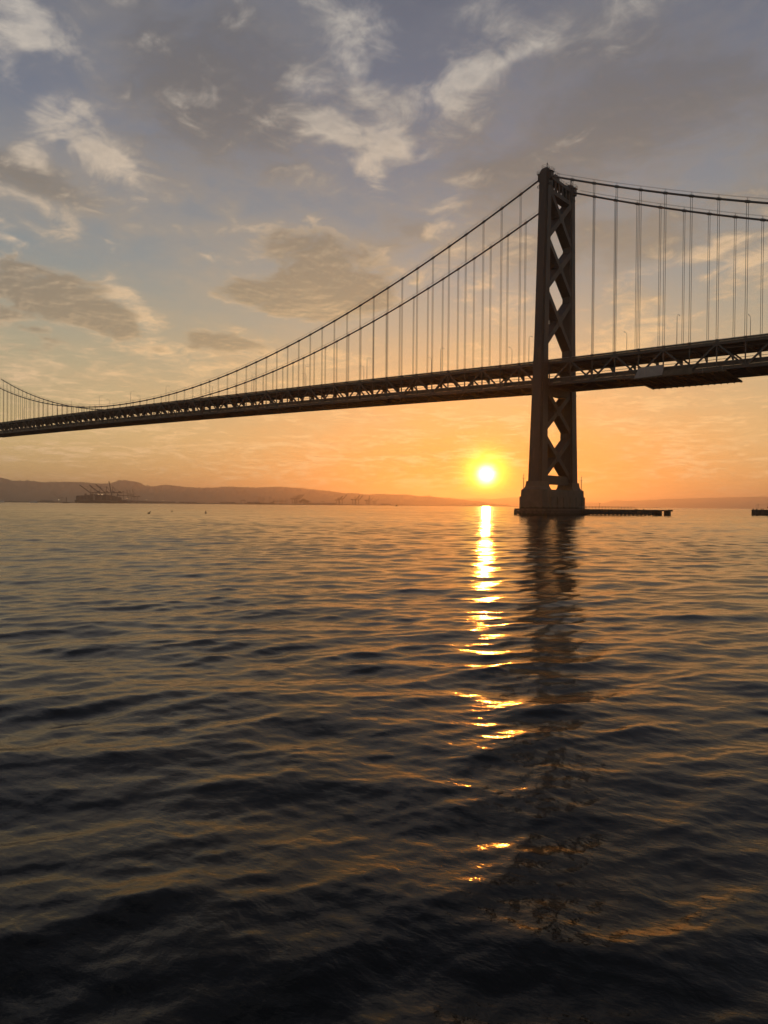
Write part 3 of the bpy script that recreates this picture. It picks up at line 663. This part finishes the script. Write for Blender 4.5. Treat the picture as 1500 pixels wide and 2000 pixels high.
# ------------------------------------------------------------------ street lamps on the upper deck
ORD = ['first', 'second', 'third', 'fourth', 'fifth', 'sixth', 'seventh', 'eighth', 'ninth', 'tenth', 'eleventh', 'twelfth', 'thirteenth', 'fourteenth']
def make_lamp(label):
    t = thing('street_lamp', label, 'street lamp', group='street lamps along the bridge deck')
    MB().tube([(0, 0, 0), (0, 0, 0.35)], 0.2, 8).build('base', M['galv'], t)
    MB().tube([(0, 0, 0.3), (0, 0, 10.8)], [0.13, 0.085], 8).build('pole', M['galv'], t)
    arm = [(0, 0, 10.7)] + [(0, 1.2 * (1 - math.cos(q)), 10.8 + 1.1 * math.sin(q)) for q in np.linspace(0.1, math.pi / 2, 7)] + [(0, 2.3, 11.95)]
    MB().tube(arm, 0.06, 6).build('arm', M['galv'], t)
    MB().loft([[(a * w, y, 11.93 + b * w) for a, b in ((-.16, -.1), (.16, -.1), (.12, .08), (-.12, .08))] for y, w in ((2.1, .6), (2.3, 1), (2.75, 1), (3.0, .5))]).build('lamp_head', M['galv'], t)
    return t
lamp0 = None
rows = [('shaded-side', 9.15, math.pi, [7.5 + 45.72 * i for i in range(12)], 'toward the hills'), ('sunward', -9.15, 0.0, [26.6 + 45.72 * i for i in range(11)], 'toward the hills'),
        ('shaded-side', 9.15, math.pi, [-52.6, -98.3], 'away from the hills'), ('sunward', -9.15, 0.0, [-26.6, -72.3], 'away from the hills')]
for side, v, rz, us, way in rows:
    for i, u in enumerate(us):
        if u < -90 or u > 560: continue
        lb = f'{ORD[i]} curved-arm street lamp from the tower, {way}, on the {side} parapet'
        if lamp0 is None: lamp0 = make_lamp(lb); o = lamp0
        else: o = copy_tree(lamp0); o['label'] = lb
        o.location = (u, v, z_deck(u) - 0.95); o.rotation_euler = (0, 0, rz)

# ------------------------------------------------------------------ work platform slung under the deck
wp = thing('work_platform', 'dark work platform with a pale tarpaulin slung under the bridge deck', 'platform', (-53, 0, z_deck(-53) - 11.4))
zz = z_deck(-53) - 11.4
def wz(u): return z_deck(u) - 11.4 - zz
MB().loft([[(u + 53, v, wz(u) + b) for v, b in ((-10.9, -.75), (10.7, .1), (10.7, .35), (-10.9, -.5))] for u in (-36.5, -69.5)]).build('platform_floor', M['scaf'], wp)
for k, u in enumerate(np.linspace(-37, -69, 15)):
    MB().beam((u + 53, -11.15, wz(u) - .95), (u + 53, 10.6, wz(u) - 0.12), 0.3, 0.34).build('joist', M['scaf'], wp)
for v, b in ((-10.7, -.85), (-4, -.55), (3, -.3), (10, 0.0)):
    MB().beam((16.5, v, wz(-36.5) + b), (-16.5, v, wz(-69.5) + b), 0.25, 0.2).build('runner', M['scaf'], wp)
mb = MB()
for u in (-69, -65, -61): mb.beam((u + 53, -10.9, wz(u) - .6), (u + 53, -10.9, wz(u) + .9), 0.07, 0.07)
mb.beam((-16, -10.9, wz(-69) + .9), (-8, -10.9, wz(-61) + .9), 0.06, 0.06)
mb.build('guard_rail', M['galv'], wp)
for u in (-38, -46, -54, -62, -68.5):
    for v in (10.65, -10.65): MB().beam((u + 53, v, wz(u) - (0 if v > 0 else .6)), (u + 53, v, wz(u) + 1.6), 0.08, 0.08).build('suspension_rod', M['galv'], wp)
mb = MB(); rows_ = []
N = 13
for j in range(5):
    f = j / 4; rows_.append([(53 + (-37.6 - 0.9 * f * (1 - f) - 1.6 * f) + (-(48.0 - 37.6) + 1.2 * f) * i / N, 10.72 + 0.07 * math.sin(i * 2.1 + j) + 0.05 * math.sin(i * 0.9 + 2 * j), wz(-43) + 0.25 + f * 3.75 + 0.02 * i) for i in range(N + 1)])
V = [p for r in rows_ for p in r]
mb.v = V + [(a, b - 0.06, c) for a, b, c in V]; n0 = len(V); W = N + 1
for j in range(4):
    for i in range(N):
        q = (j * W + i, j * W + i + 1, (j + 1) * W + i + 1, (j + 1) * W + i); mb.f.append(q[::-1]); mb.f.append(tuple(n0 + k for k in q))
mb.build('tarpaulin', M['tarp'], wp)
MB().box((53 - 53.6, 10.75, wz(-53.6) + 1.2), (10.0, 0.08, 2.0)).build('netting', M['scaf'], wp)

# ------------------------------------------------------------------ a bus on the lower deck
def make_bus(u, v):
    zr = z_deck(u) - 9.34
    b = thing('bus', 'pale bus crossing on the lower deck of the bridge', 'bus', (u, v, zr))
    MB().box((0, 0, 0.95), (12, 2.5, 1.1)).build('lower_body', M['bus'], b)
    MB().loft([[(x, y * w, z) for x, y in ((-6, -1.25), (6, -1.25), (6, 1.25), (-6, 1.25))] for z, w in ((2.75, 1), (3.0, 1), (3.25, .86))]).build('roof', M['bus'], b)
    for x in (-5.9, -3.6, -1.2, 1.2, 3.6, 5.9):
        for y in (-1.2, 1.2): MB().box((x, y, 2.12), (0.14, 0.1, 1.3)).build('window_post', M['bus'], b)
    for x in (-3.8, 3.9):
        for y in (-1.1, 1.1):
            w = MB().tube([(x, y - 0.15, 0.5), (x, y + 0.15, 0.5)], 0.5, 14).build('wheel', M['rubber'], b)
    for y in (-0.8, 0.8): MB().box((6.03, y, 0.8), (0.08, 0.35, 0.25)).build('headlight', M['white'], b)
make_bus(46.0, -5.0)

# ------------------------------------------------------------------ pier masts, fender and dock
def make_mast(x, y, z, label):
    t = thing('signal_mast', label, 'mast', (x, y, z), group='signal masts on the pier')
    MB().box((0, 0, 0.2), (0.7, 0.7, 0.4)).build('plinth', M['galv'], t)
    MB().tube([(0, 0, 0.3), (0, 0, 4.8), (0, 0, 4.8), (0, 0, 6.6)], [0.17, 0.14, 0.09, 0.05], 8).build('pole', M['galv'], t)
    MB().beam((-0.5, -0.5, 4.6), (0.5, 0.5, 4.6), 0.12, 0.12).build('crossarm', M['galv'], t)
    MB().tube([(0, 0, 5.6), (0, 0, 6.0)], 0.18, 8).build('lantern', M['galv'], t)
    return t
make_mast(5.0, 16.6, 10.2, 'thin signal mast on the pier corner facing the low sun')
make_mast(-5.0, -14.8, 10.2, 'thin signal mast on the pier corner above the long dock')

fd = thing('fender_dock', 'low dark timber fender dock ringing the tower pier and running out beyond it', 'dock', (0, 0, 0))
outer = octa(8.2, 19.8, 2.5, 0); inner = octa(6.3, 18.1, 1.6, 0)
mb = MB(); o = 0
for z in (1.7, 2.5):
    mb.v += [(a, b, z) for a, b, _ in outer]; mb.v += [(a, b, z) for a, b, _ in inner]
for k in range(8):
    k2 = (k + 1) % 8
    mb.f += [(16 + k, 16 + k2, 24 + k2, 24 + k), (k, 8 + k, 8 + k2, k2), (k, k2, 16 + k2, 16 + k), (8 + k, 24 + k, 24 + k2, 8 + k2)]
mb.build('ring_deck', M['planks'], fd)
pile_me = part_mesh(MB().tube([(0, 0, -2.0), (0, 0, 2.0)], [0.22, 0.2], 8), 'pile', M['timber'])
wale = MB()
for k in range(8):
    a = Vector(outer[k]); b = Vector(outer[(k + 1) % 8]); n = max(2, int((b - a).length / 1.9))
    for i in range(n):
        p = a.lerp(b, i / n); link('pile', pile_me, fd, (p.x, p.y, 0))
    wale.beam(a + Vector((0, 0, 0.95)), b + Vector((0, 0, 0.95)), 0.16, 1.3)
wale.build('sheeting', M['timber'], fd)
D0 = Vector((-7.8, -9.0, 0)); D1 = Vector((-34.6, -37.4, 0)); dv_ = (D1 - D0).normalized(); dn = Vector((-dv_.y, dv_.x, 0))
dl = (D1 - D0).length
MB().beam(D0 + Vector((0, 0, 2.2)), D1 + Vector((0, 0, 2.1)), 3.0, 0.55).build('dock_deck', M['planks'], fd)
MB().beam(D1 + dv_ * 0.3 + Vector((0, 0, 2.15)) - dn * 1.6, D1 + dv_ * 0.3 + Vector((0, 0, 2.15)) + dn * 1.6, 0.6, 0.75).build('dock_end_beam', M['timber'], fd)
for sd in (-1, 1):
    MB().beam(D0 + dn * (1.45 * sd) + Vector((0, 0, 1.05)), D0 + dv_ * (dl - 7.5) + dn * (1.45 * sd) + Vector((0, 0, 1.0)), 0.16, 1.7).build('dock_sheeting', M['timber'], fd)
    for i in range(22):
        p = D0 + dv_ * (dl * (i + 0.4) / 22) + dn * (1.55 * sd); link('pile', pile_me, fd, (p.x, p.y, 0))
for off in (5.2, 1.0):
    p = D1 - dv_ * off; MB().box((p.x, p.y, 0.6), (2.2, 2.2, 2.9)).build('pile_cluster', M['timber'], fd)
RL = dl * 0.58
for sd in (-1, 1):
    rl = MB()
    for hz in (0.6, 1.15): rl.beam(D0 + dn * (1.4 * sd) + Vector((0, 0, 2.45 + hz)), D0 + dv_ * RL + dn * (1.4 * sd) + Vector((0, 0, 2.4 + hz)), 0.07, 0.07)
    rl.build('dock_handrail', M['galv'], fd)
    for i in range(17):
        p = D0 + dv_ * (RL * i / 16) + dn * (1.4 * sd) + Vector((0, 0, 2.4)); MB().beam(p, p + Vector((0, 0, 1.25)), 0.08, 0.08).build('dock_rail_post', M['galv'], fd)
p = D0 + dv_ * 8.5 + dn * 1.2
MB().tube([(p.x, p.y, 2.4), (p.x, p.y, 5.0)], 0.06, 6).beam((p.x - .4, p.y - .4, 4.9), (p.x + .4, p.y + .4, 5.2), 0.07, 0.07).build('dock_light_pole', M['galv'], fd)
for off in (11.5, 14.5, 15.2):
    q = D1 - dv_ * (dl - dl + off) ; MB().tube([(q.x, q.y, 2.3), (q.x, q.y, 2.85)], [0.2, 0.26], 8).build('bollard', M['timber'], fd)

# second short dock farther along
E0 = Vector((-47.0, -122.0, 0)); E1 = Vector((-80.0, -150.0, 0)); ev = (E1 - E0).normalized(); en = Vector((-ev.y, ev.x, 0)); el_ = (E1 - E0).length
d2 = thing('timber_dock', 'detached black timber dock with short posts and thin masts, past the open water', 'dock', (0, 0, 0))
MB().beam(E0 + Vector((0, 0, 2.5)), E1 + Vector((0, 0, 2.5)), 4.0, 0.6).build('dock_deck', M['planks'], d2)
for sd in (-1, 1):
    MB().beam(E0 + en * (1.95 * sd) + Vector((0, 0, 1.0)), E1 + en * (1.95 * sd) + Vector((0, 0, 1.0)), 0.2, 2.6).build('dock_sheeting', M['timber'], d2)
    for i in range(18):
        q = E0 + ev * (el_ * i / 17) + en * (2.1 * sd); link('pile', pile_me, d2, (q.x, q.y, 0.9))
MB().beam(E0 + en * 2 + Vector((0, 0, 1.0)), E0 - en * 2 + Vector((0, 0, 1.0)), 0.2, 2.6).build('dock_end_sheeting', M['timber'], d2)
mb = MB()
for off in (1.6, 5.6):
    q = E0 + ev * off * 1.25; mb.tube([(q.x, q.y, 2.6), (q.x, q.y, 5.8)], 0.075, 6)
q0 = E0 + ev * 1.0; q1 = E0 + ev * 24
mb.beam(q0 + Vector((0, 0, 5.2)), q1 + Vector((0, 0, 5.2)), 0.06, 0.06)
for off in (1.0, 12, 18): q = E0 + ev * off; mb.tube([(q.x, q.y, 2.6), (q.x, q.y, 5.3)], 0.045, 5)
mb.build('mast_frame', M['galv'], d2)
q = E0 + ev * 7.0; MB().tube([(q.x, q.y, 3.7), (q.x, q.y, 4.3)], 0.3, 8).build('lantern', M['buoy'], d2)
for off in (0.3, 2.0, 4.2, 5.2, 10.5): q = E0 + ev * off + en * 1.2; MB().tube([(q.x, q.y, 2.7), (q.x, q.y, 3.3)], [0.2, 0.25], 8).build('bollard', M['timber'], d2)


# ------------------------------------------------------------------ the port across the bay
def ship_to_shore(name_label, azd, dist, boom_deg, flip, m, scale=1.0, group=None, z=4.0, yaw=0.0):
    """container crane: local +x points over the water, boom hinged at the front legs"""
    far = azd < -37
    if far: dist *= 0.8; scale *= 0.8
    th = 1.5 if far else 1.0
    base = polar(azd, dist, z)
    rz = R(azd) + (math.pi / 2 if flip > 0 else -math.pi / 2) + yaw      # boom plane square to the quay
    t = thing('container_crane', name_label, 'crane', base, rz, group); t.scale = (scale,) * 3
    for x in (-15, 15):
        for y in (-9, 9): MB().beam((x, y, 0), (x * 0.9, y * 0.85, 52), 2.6 * th, 2.6 * th).build('leg', m, t)
    for y in (-9, 9):
        MB().beam((-15, y, 16), (15, y, 16), 2.0, 2.8).build('portal_beam', m, t)
        MB().beam((-14.5, y, 17), (13.8, y * .86, 50), 1.3, 1.3).build('portal_brace', m, t)
        MB().beam((-15, y, 2), (15, y, 2), 1.4, 1.6).build('sill_beam', m, t)
    for x in (-14, 14): MB().beam((x, -9, 50), (x, 9, 50), 1.6, 1.8).build('cross_beam', m, t)
    for y in (-3.2, 3.2): MB().beam((-36, y, 52.5), (17, y, 52.5), 2.0 * th, 4.2 * th).build('back_girder', m, t)
    MB().loft([[(x, y, zz) for y, zz in ((-4.2, 53.9), (4.2, 53.9), (4.2, 60), (-4.2, 60))] for x in (-30, -17)]).build('machinery_house', m, t)
    apex = (9.5, 0, 82)
    for y in (-7, 7):
        MB().beam((13.4, y, 52), (9.5, y * 0.25, 82), 1.9 * th, 1.9 * th).build('apex_leg', m, t)
        MB().beam((-13.5, y, 52), (9.0, y * 0.25, 81), 1.4, 1.4).build('back_leg', m, t)
    MB().box((9.5, 0, 82.3), (5.0, 5.2, 4.2)).build('apex_head', m, t)
    a = R(boom_deg); h = Vector((17.5, 0, 52.5)); L = 62; tip = h + Vector((math.cos(a), 0, math.sin(a))) * L
    for y in (-3.0, 3.0): MB().beam(h + Vector((0, y, 0)), tip + Vector((0, y, 0)), 2.0 * th, 4.4 * th).build('boom', m, t)
    for f in (0.15, 0.4, 0.65, 0.9, 1.0):
        p = h.lerp(tip, f); MB().beam(p + Vector((0, -3, 0)), p + Vector((0, 3, 0)), 0.9, 0.9).build('boom_tie', m, t)
    for f in (0.45, 0.85): MB().beam(apex, tuple(h.lerp(tip, f)), 0.9, 0.9).build('forestay', m, t)
    MB().beam(apex, (-34, 0, 54), 0.9, 0.9).build('backstay', m, t)
    MB().box((2.0, 0, 48.5), (3.0, 2.6, 3.0)).build('cab', m, t)
    return t
g1 = 'cranes over the container ship'
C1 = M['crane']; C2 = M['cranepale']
ship_to_shore('dark container crane with half-raised boom at the outer end of the ship', -26.55, 4520, 38, 1, C1, 1.12, g1)
ship_to_shore('second dark container crane along the ship, its boom half raised', -27.17, 4560, 41, 1, C1, 1.12, g1)
ship_to_shore('third dark container crane along the ship, boom half raised', -27.62, 4600, 43, 1, C1, 1.15, g1)
ship_to_shore('dark container crane with its boom almost upright beside the ship', -28.05, 4640, 79, 1, C1, 1.15, g1)
ship_to_shore('dark low-boom container crane behind the upright-boom crane', -28.55, 4720, 4, -1, C1, 0.86, g1)
for k, (a_, sc_, bd, lb) in enumerate(((-29.12, .92, 83, 'hazy crane with upright boom, first past the container ship'), (-29.32, .92, 84, 'hazy crane with upright boom, second past the container ship'), (-29.55, 1.0, 83, 'taller hazy crane with upright boom, third past the container ship'))):
    ship_to_shore(lb, a_, 6100 + 90 * k, bd, 1, C2, sc_, 'hazy upright cranes')
g2 = 'parallel cranes on the far quay'
for k, a_ in enumerate((-41.58, -41.74, -41.90)):
    ship_to_shore(f'hazy container crane, {("hindmost, by the tower blocks", "middle one", "foremost, by the trees")[k]}, in the close row of three', a_, 7050 - 60 * k, 46, -1, C1, 0.98, g2)
ship_to_shore('hazy crane with its boom raised long, first crane past the trees on the far quay', -45.35, 7300, 47, -1, C1, 1.05, 'cranes toward the sun')
ship_to_shore('hazy crane with a shorter raised boom tucked behind its longer neighbour', -45.10, 7500, 50, -1, C2, 0.92, 'cranes toward the sun')
ship_to_shore('hazy crane with raised boom, outer one of the middle pair toward the sun', -46.42, 7400, 49, -1, C1, 1.0, 'cranes toward the sun')
ship_to_shore('hazy crane with raised boom, inner one of the middle pair toward the sun', -46.68, 7450, 48, -1, C1, 1.0, 'cranes toward the sun')
ship_to_shore('faint crane with its boom nearly upright near the end of the crane row', -47.50, 7900, 82, -1, C2, .9, 'cranes toward the sun')
ship_to_shore('faint crane with boom at half slope near the end of the crane row', -47.62, 8000, 48, -1, C2, .86, 'cranes toward the sun')
ship_to_shore('faintest small crane at the very end of the crane row', -48.08, 8600, 45, -1, C2, .78, 'cranes toward the sun')
ship_to_shore('barely visible pale crane on the quay behind the channel beacon', -24.3, 8300, 40, 1, C2, .9, 'cranes toward the sun')

def container_ship(azd, dist):
    base = polar(azd, dist, 0); rz = R(azd) - math.pi / 2 + R(24)
    t = thing('container_ship', 'large dark container ship loaded with stacked boxes under the cranes', 'ship', base, rz)
    L = 150
    def sect(x, w, z0, z1): return [(x, -w * 0.8, z0), (x, w * 0.8, z0), (x, w, z1), (x, -w, z1)]
    MB().loft([sect(-L, 17, -1, 17), sect(-L + 20, 21, -1, 16), sect(L - 60, 21, -1, 16), sect(L - 22, 13, -1, 18), sect(L, 2.0, 3, 20)]).build('hull', M['hull'], t)
    MB().loft([[(x, y, z) for y, z in ((-21.6, 4), (-21.2, 4), (-21.2, 14.5), (-21.6, 14.5))] for x in (40, 84)]).build('bow_panel', M['hullpale'], t)
    cm = [M['cont1'], M['cont2'], M['cont3']]
    hs = [26, 28, 28, 31, 31, 33, 33, 31, 33, 31, 28, 25, 20]
    for i, hh in enumerate(hs):
        x = -L + 18 + i * 19.5
        if i == 4: continue
        MB().box((x, 0, 16 + hh / 2 - 2), (17.5, 39, hh - 6)).build('container_stack', cm[(i * 7 + i // 3) % 3], t)
        for y, e in ((-13, 3), (0, 5), (12, 2.5)): MB().box((x, y, 16 + hh - 5 + e / 2 - .1), (17.4, 11, e)).build('top_containers', cm[(i * 5 + int(y)) % 3], t)
    MB().box((-L + 18 + 4 * 19.5, 0, 34), (13, 36, 40)).build('bridge_house', M['hullpale'], t)
    MB().tube([(-L + 96, 0, 54), (-L + 96, 0, 64)], [1.6, 0.6], 8).build('mast', M['hull'], t)
    MB().box((-L + 56, 0, 48), (9, 9, 12)).build('funnel', M['hull'], t)
container_ship(-27.15, 4420)

def barge(azd, dist):
    t = thing('dredger_barge', 'low dark barge with a stern deckhouse and a long horizontal boom', 'barge', polar(azd, dist, 0), R(azd) - math.pi / 2)
    MB().loft([[(x, y, z) for y, z in ((-w * .8, -1), (w * .8, -1), (w, 9), (-w, 9))] for x, w in ((-72, 3), (-60, 11), (60, 12), (72, 9))]).build('hull', M['hull'], t)
    MB().box((-46, 0, 12), (16, 16, 7)).build('cargo_heap', M['cont3'], t)
    MB().box((0, 0, 10.5), (70, 14, 3.2)).build('hatch_cover', M['hull'], t)
    MB().box((46, 0, 13), (16, 16, 9)).build('deckhouse', M['hull'], t)
    MB().tube([(58, 0, 9), (58, 0, 27)], 2.2, 8).build('crane_column', M['hull'], t)
    MB().box((58, 0, 25.5), (10, 6, 6)).build('crane_head', M['hull'], t)
    MB().beam((60, 0, 25), (150, 0, 27), 2.4, 2.6).build('boom', M['hull'], t)
    MB().tube([(-66, 0, 9), (-66, 0, 24)], 0.7, 6).build('mast', M['hull'], t)
barge(-39.35, 5200)

def gantry(azd, dist, sc, lb):
    t = thing('yard_gantry', lb, 'gantry', polar(azd, dist * (0.8 if azd < -37 else 1), 4), R(azd) - math.pi / 2, 'yard gantries on the far quay'); t.scale = (sc,) * 3
    for x in (-13, 13):
        for y in (-5, 5): MB().beam((x, y, 0), (x * .92, y * .8, 22), 1.4, 1.4).build('leg', C1, t)
    for y in (-4, 4): MB().beam((-14, y, 22.5), (14, y, 22.5), 1.4, 2.2).build('girder', C1, t)
    MB().box((3, 0, 24.5), (6, 7, 3)).build('trolley', C1, t)
gantry(-37.6, 6600, 1.15, 'small yard gantry on the quay before the barge')
gantry(-42.0, 7300, 1.1, 'small yard gantry just past the close row of three cranes')
gantry(-42.80, 7350, 1.1, 'small yard gantry between the row of three and the hills')
gantry(-43.9, 7400, 1.1, 'small yard gantry standing alone before the pair of cranes')

# sheds and floodlight masts on the quay
rg = random.Random(5)
SHEDS = [(-23.4, 6200, 90, 13), (-28.6, 4900, 120, 15), (-29.6, 5200, 150, 12), (-30.6, 5500, 120, 10), (-31.6, 5700, 170, 9), (-33.4, 5900, 140, 9), (-36.4, 6300, 130, 11), (-38.4, 6600, 90, 10), (-43.1, 7400, 150, 9), (-44.4, 7500, 110, 10), (-49.0, 8300, 90, 10), (-50.1, 8500, 80, 14), (-54.4, 9600, 130, 12)]
for k, (a_, d_, w_, h_) in enumerate(SHEDS):
    t = thing('warehouse', f'long low warehouse, {ORD[k % 14]} along the far quay counting toward the sun', 'warehouse', polar(a_, d_ * (0.8 if -50 < a_ < -37 else 1), 4), R(a_) - math.pi / 2, 'warehouses on the far quay')
    MB().box((0, 0, h_ / 2), (w_, 40, h_)).build('wall', M['shed'], t)
    MB().loft([[(x, y, z) for y, z in ((-21, h_), (21, h_), (0, h_ + 5))] for x in (-w_ / 2 - 1, w_ / 2 + 1)]).build('roof', M['shed'], t)
    for i in range(3): MB().box(((i - 1) * w_ / 4, -20.1, 3.2), (7, 0.3, 6.4)).build('door', M['hull'], t)
FL = [(-26.95, 4440, 46), (-27.16, 4440, 47), (-27.42, 4450, 34), (-27.78, 4480, 24), (-28.35, 4700, 24), (-28.92, 4900, 28), (-30.35, 5300, 22), (-31.55, 5600, 18), (-24.2, 5000, 16)]
for k, (a_, d_, h_) in enumerate(FL):
    t = thing('floodlight_mast', f'lit floodlight mast, {ORD[k]} along the quay by the container ship', 'floodlight', polar(a_, d_, 3), R(a_), 'lit floodlights on the quay')
    MB().tube([(0, 0, 0), (0, 0, h_)], [0.8, 0.4], 6).build('pole', C1, t)
    MB().box((0, 0, h_ + 0.5), (2.2, 4.5, 1.6)).build('lamp_bank', M['flood'], t)

# pale tower blocks in the haze behind the quay
for k, (a_, h_, w_) in enumerate(((-38.9, 100, 42), (-39.15, 88, 50), (-39.75, 108, 48), (-40.05, 84, 60), (-40.6, 92, 60), (-41.0, 86, 55), (-38.55, 62, 60), (-42.3, 60, 90))):
    t = thing('tower_block', f'faint tower block in the haze behind the quay, {ORD[k]} of the city cluster', 'building', polar(a_, 9800 + 70 * k, 4), R(a_), 'tower blocks in the haze')
    MB().box((0, 0, h_ / 2), (w_, w_, h_)).build('wall', M['bldg'], t)
    MB().box((0, 0, h_ + 4), (w_ * .6, w_ * .6, 8)).build('roof_plant', M['bldg'], t)
    for f in range(6):
        MB().box((-w_ / 2 - .15, 0, h_ * (f + .6) / 6.6), (0.5, w_ * .86, h_ / 14)).build('window_band', M['glass'], t)

# trees on the far shore
def make_tree(p, h, lb):
    t = thing('shore_tree', lb, 'tree', p, rg.random() * 6, 'trees on the far shore')
    MB().tube([(0, 0, 0), (0, 0, h * .5)], [h * .05, h * .025], 6).build('trunk', M['timber'], t)
    mb = MB()
    for i in range(46):
        q = Vector((rg.gauss(0, 1), rg.gauss(0, 1), rg.gauss(0, .8))); q = q.normalized() * (h * .36 * rg.random() ** .4); c = Vector((q.x * 1.25, q.y * 1.25, h * .62 + q.z * .9)); r = h * rg.uniform(.07, .13)
        a = Vector((rg.gauss(0, 1), rg.gauss(0, 1), rg.gauss(0, 1))).normalized(); b = a.orthogonal().normalized(); n = a.cross(b); o = len(mb.v)
        mb.v += [tuple(c + a * r), tuple(c + b * r), tuple(c - a * r), tuple(c - b * r), tuple(c + n * r), tuple(c - n * r)]
        mb.f += [(o + i0, o + i1, o + k) for i0, i1 in ((0, 1), (1, 2), (2, 3), (3, 0)) for k in (4, 5)]
    mb.build('crown', M['tree'], t)
for k, (a_, d_, h_) in enumerate(((-42.35, 7300, 62), (-42.5, 7320, 54), (-42.65, 7350, 46), (-42.15, 7300, 44))):
    make_tree(polar(a_, d_ * 0.83, 5), h_ * 0.83, f'hazy rounded tree behind the quay, {ORD[k]} of the clump beside the row of three cranes')
for k, (a_, d_, h_) in enumerate(((-49.6, 8250, 15), (-50.4, 8250, 12), (-51.2, 8450, 14), (-52.3, 8600, 11), (-33.0, 5650, 9), (-34.2, 5750, 10), (-35.2, 5800, 9), (-36.9, 6050, 11))):
    make_tree(polar(a_, d_, 6), h_, f'small tree on the bare shoreline, {ORD[k]} along it')

# control towers on the airfield strip below the sun
for k, a_ in enumerate((-55.35, -56.15)):
    t = thing('control_tower', ('slim tower on the far shore below the sun, beyond the long shed', 'slim tower on the far shore directly beside the sun glitter')[k], 'tower', polar(a_, 9900, 4), 0, 'slim towers on the far shore')
    MB().tube([(0, 0, 0), (0, 0, 30)], [5, 3.6], 8).build('shaft', M['shed'], t)
    MB().tube([(0, 0, 30), (0, 0, 33), (0, 0, 39), (0, 0, 41)], [4, 7.5, 8.2, 5], 8).build('cab', M['shed'], t)

# ------------------------------------------------------------------ small craft, beacon, buoys, birds
def boat(azd, dist, sc, lb, rz=0.0):
    t = thing('white_boat', lb, 'boat', polar(azd, dist, 0), R(azd) + math.pi / 2 + rz, 'white boats before the far shore'); t.scale = (sc,) * 3
    MB().loft([[(x, y, z) for y, z in ((-w * .6, -.4), (w * .6, -.4), (w, zt_), (-w, zt_))] for x, w, zt_ in ((-9, 2.6, 1.9), (0, 3, 2.0), (6, 2.2, 2.3), (10, .2, 2.8))]).build('hull', M['white'], t)
    MB().loft([[(x, y, z) for y, z in ((-2.3, 1.9), (2.3, 1.9), (1.9, zt_), (-1.9, zt_))] for x, zt_ in ((-7, 4.4), (2.2, 4.4), (4.4, 2.4))]).build('cabin', M['white'], t)
    MB().box((-1, 0, 3.3), (7.2, 4.45, 0.8)).build('window_band', M['glass'], t)
    MB().tube([(-2, 0, 4.4), (-2, 0, 8)], 0.1, 6).build('mast', M['white'], t)
boat(-20.47, 3300, 1.6, 'white boat before the highest hills, well clear of the channel beacon')
boat(-22.57, 3300, 1.6, 'white boat nearer the channel beacon, low under the hills')

t = thing('channel_beacon', 'dark lattice channel beacon on a low base before the hills', 'beacon', polar(-24.72, 3000, 0), 0.4)
MB().box((0, 0, 0.8), (26, 9, 2.6)).build('base', M['timber'], t)
for x in (-1.6, 1.6):
    for y in (-1.6, 1.6): MB().beam((x, y, 2), (x * .5, y * .5, 18), 0.55, 0.55).build('leg', M['buoy'], t)
for z in (6, 10, 14): MB().box((0, 0, z), (3.2 - z * .1, 3.2 - z * .1, .5)).build('brace', M['buoy'], t)
MB().tube([(0, 0, 18), (0, 0, 19), (0, 0, 21), (0, 0, 22)], [1.6, 1.6, 1.0, .2], 8).build('lantern', M['buoy'], t)

def water_bird(p, sc, lb, rz):
    t = thing('water_bird', lb, 'bird', p, rz); t.scale = (sc,) * 3
    body = [(-.42, .05, .02), (-.3, .10, .10), (-.1, .12, .15), (.12, .12, .14), (.26, .13, .09)]
    pts = [(-.45, 0, .12), (-.3, 0, .10), (-.1, 0, .10), (.1, 0, .11), (.24, 0, .18), (.29, 0, .30), (.29, 0, .44), (.33, 0, .52), (.40, 0, .52), (.56, 0, .50)]
    MB().tube(pts, [.02, .09, .15, .14, .09, .055, .045, .06, .045, .008], 10).build('body', M['bird'], t, True)
water_bird((62.9, 150.2, 0.0), 1.5, 'dark long-necked water bird swimming with head up', R(-49 + 90 + 160))
def buoy(p, sc, lb):
    t = thing('small_buoy', lb, 'buoy', p); t.scale = (sc,) * 3
    MB().tube([(0, 0, -.25), (0, 0, .0), (0, 0, .12), (0, 0, .2)], [.18, .28, .28, .1], 12).build('float', M['buoy'], t)
    MB().tube([(0, 0, .18), (0, 0, .75), (0, 0, .9)], [.14, .05, .02], 10).build('cone', M['buoy'], t)
buoy((97.0, 120.4, 0), 1.05, 'small dark pointed buoy floating between the bird and the larger buoy')
buoy((64.4, 127.8, 0), 1.25, 'larger dark pointed buoy floating alone before the open bay')
boat2 = polar(-49.85, 2300, 0)
t = thing('fishing_boat', 'tiny dark boat far out between the cranes and the sun glitter', 'boat', boat2, R(10))
MB().loft([[(x, y, z) for y, z in ((-w * .6, -.3), (w * .6, -.3), (w, 1.6), (-w, 1.6))] for x, w in ((-5, 1.5), (2, 1.7), (6, .2))]).build('hull', M['hull'], t)
MB().box((-1, 0, 2.8), (3.2, 2.2, 2.6)).build('cabin', M['hull'], t)
MB().tube([(-1, 0, 4), (-1, 0, 6.5)], 0.09, 6).build('mast', M['hull'], t)
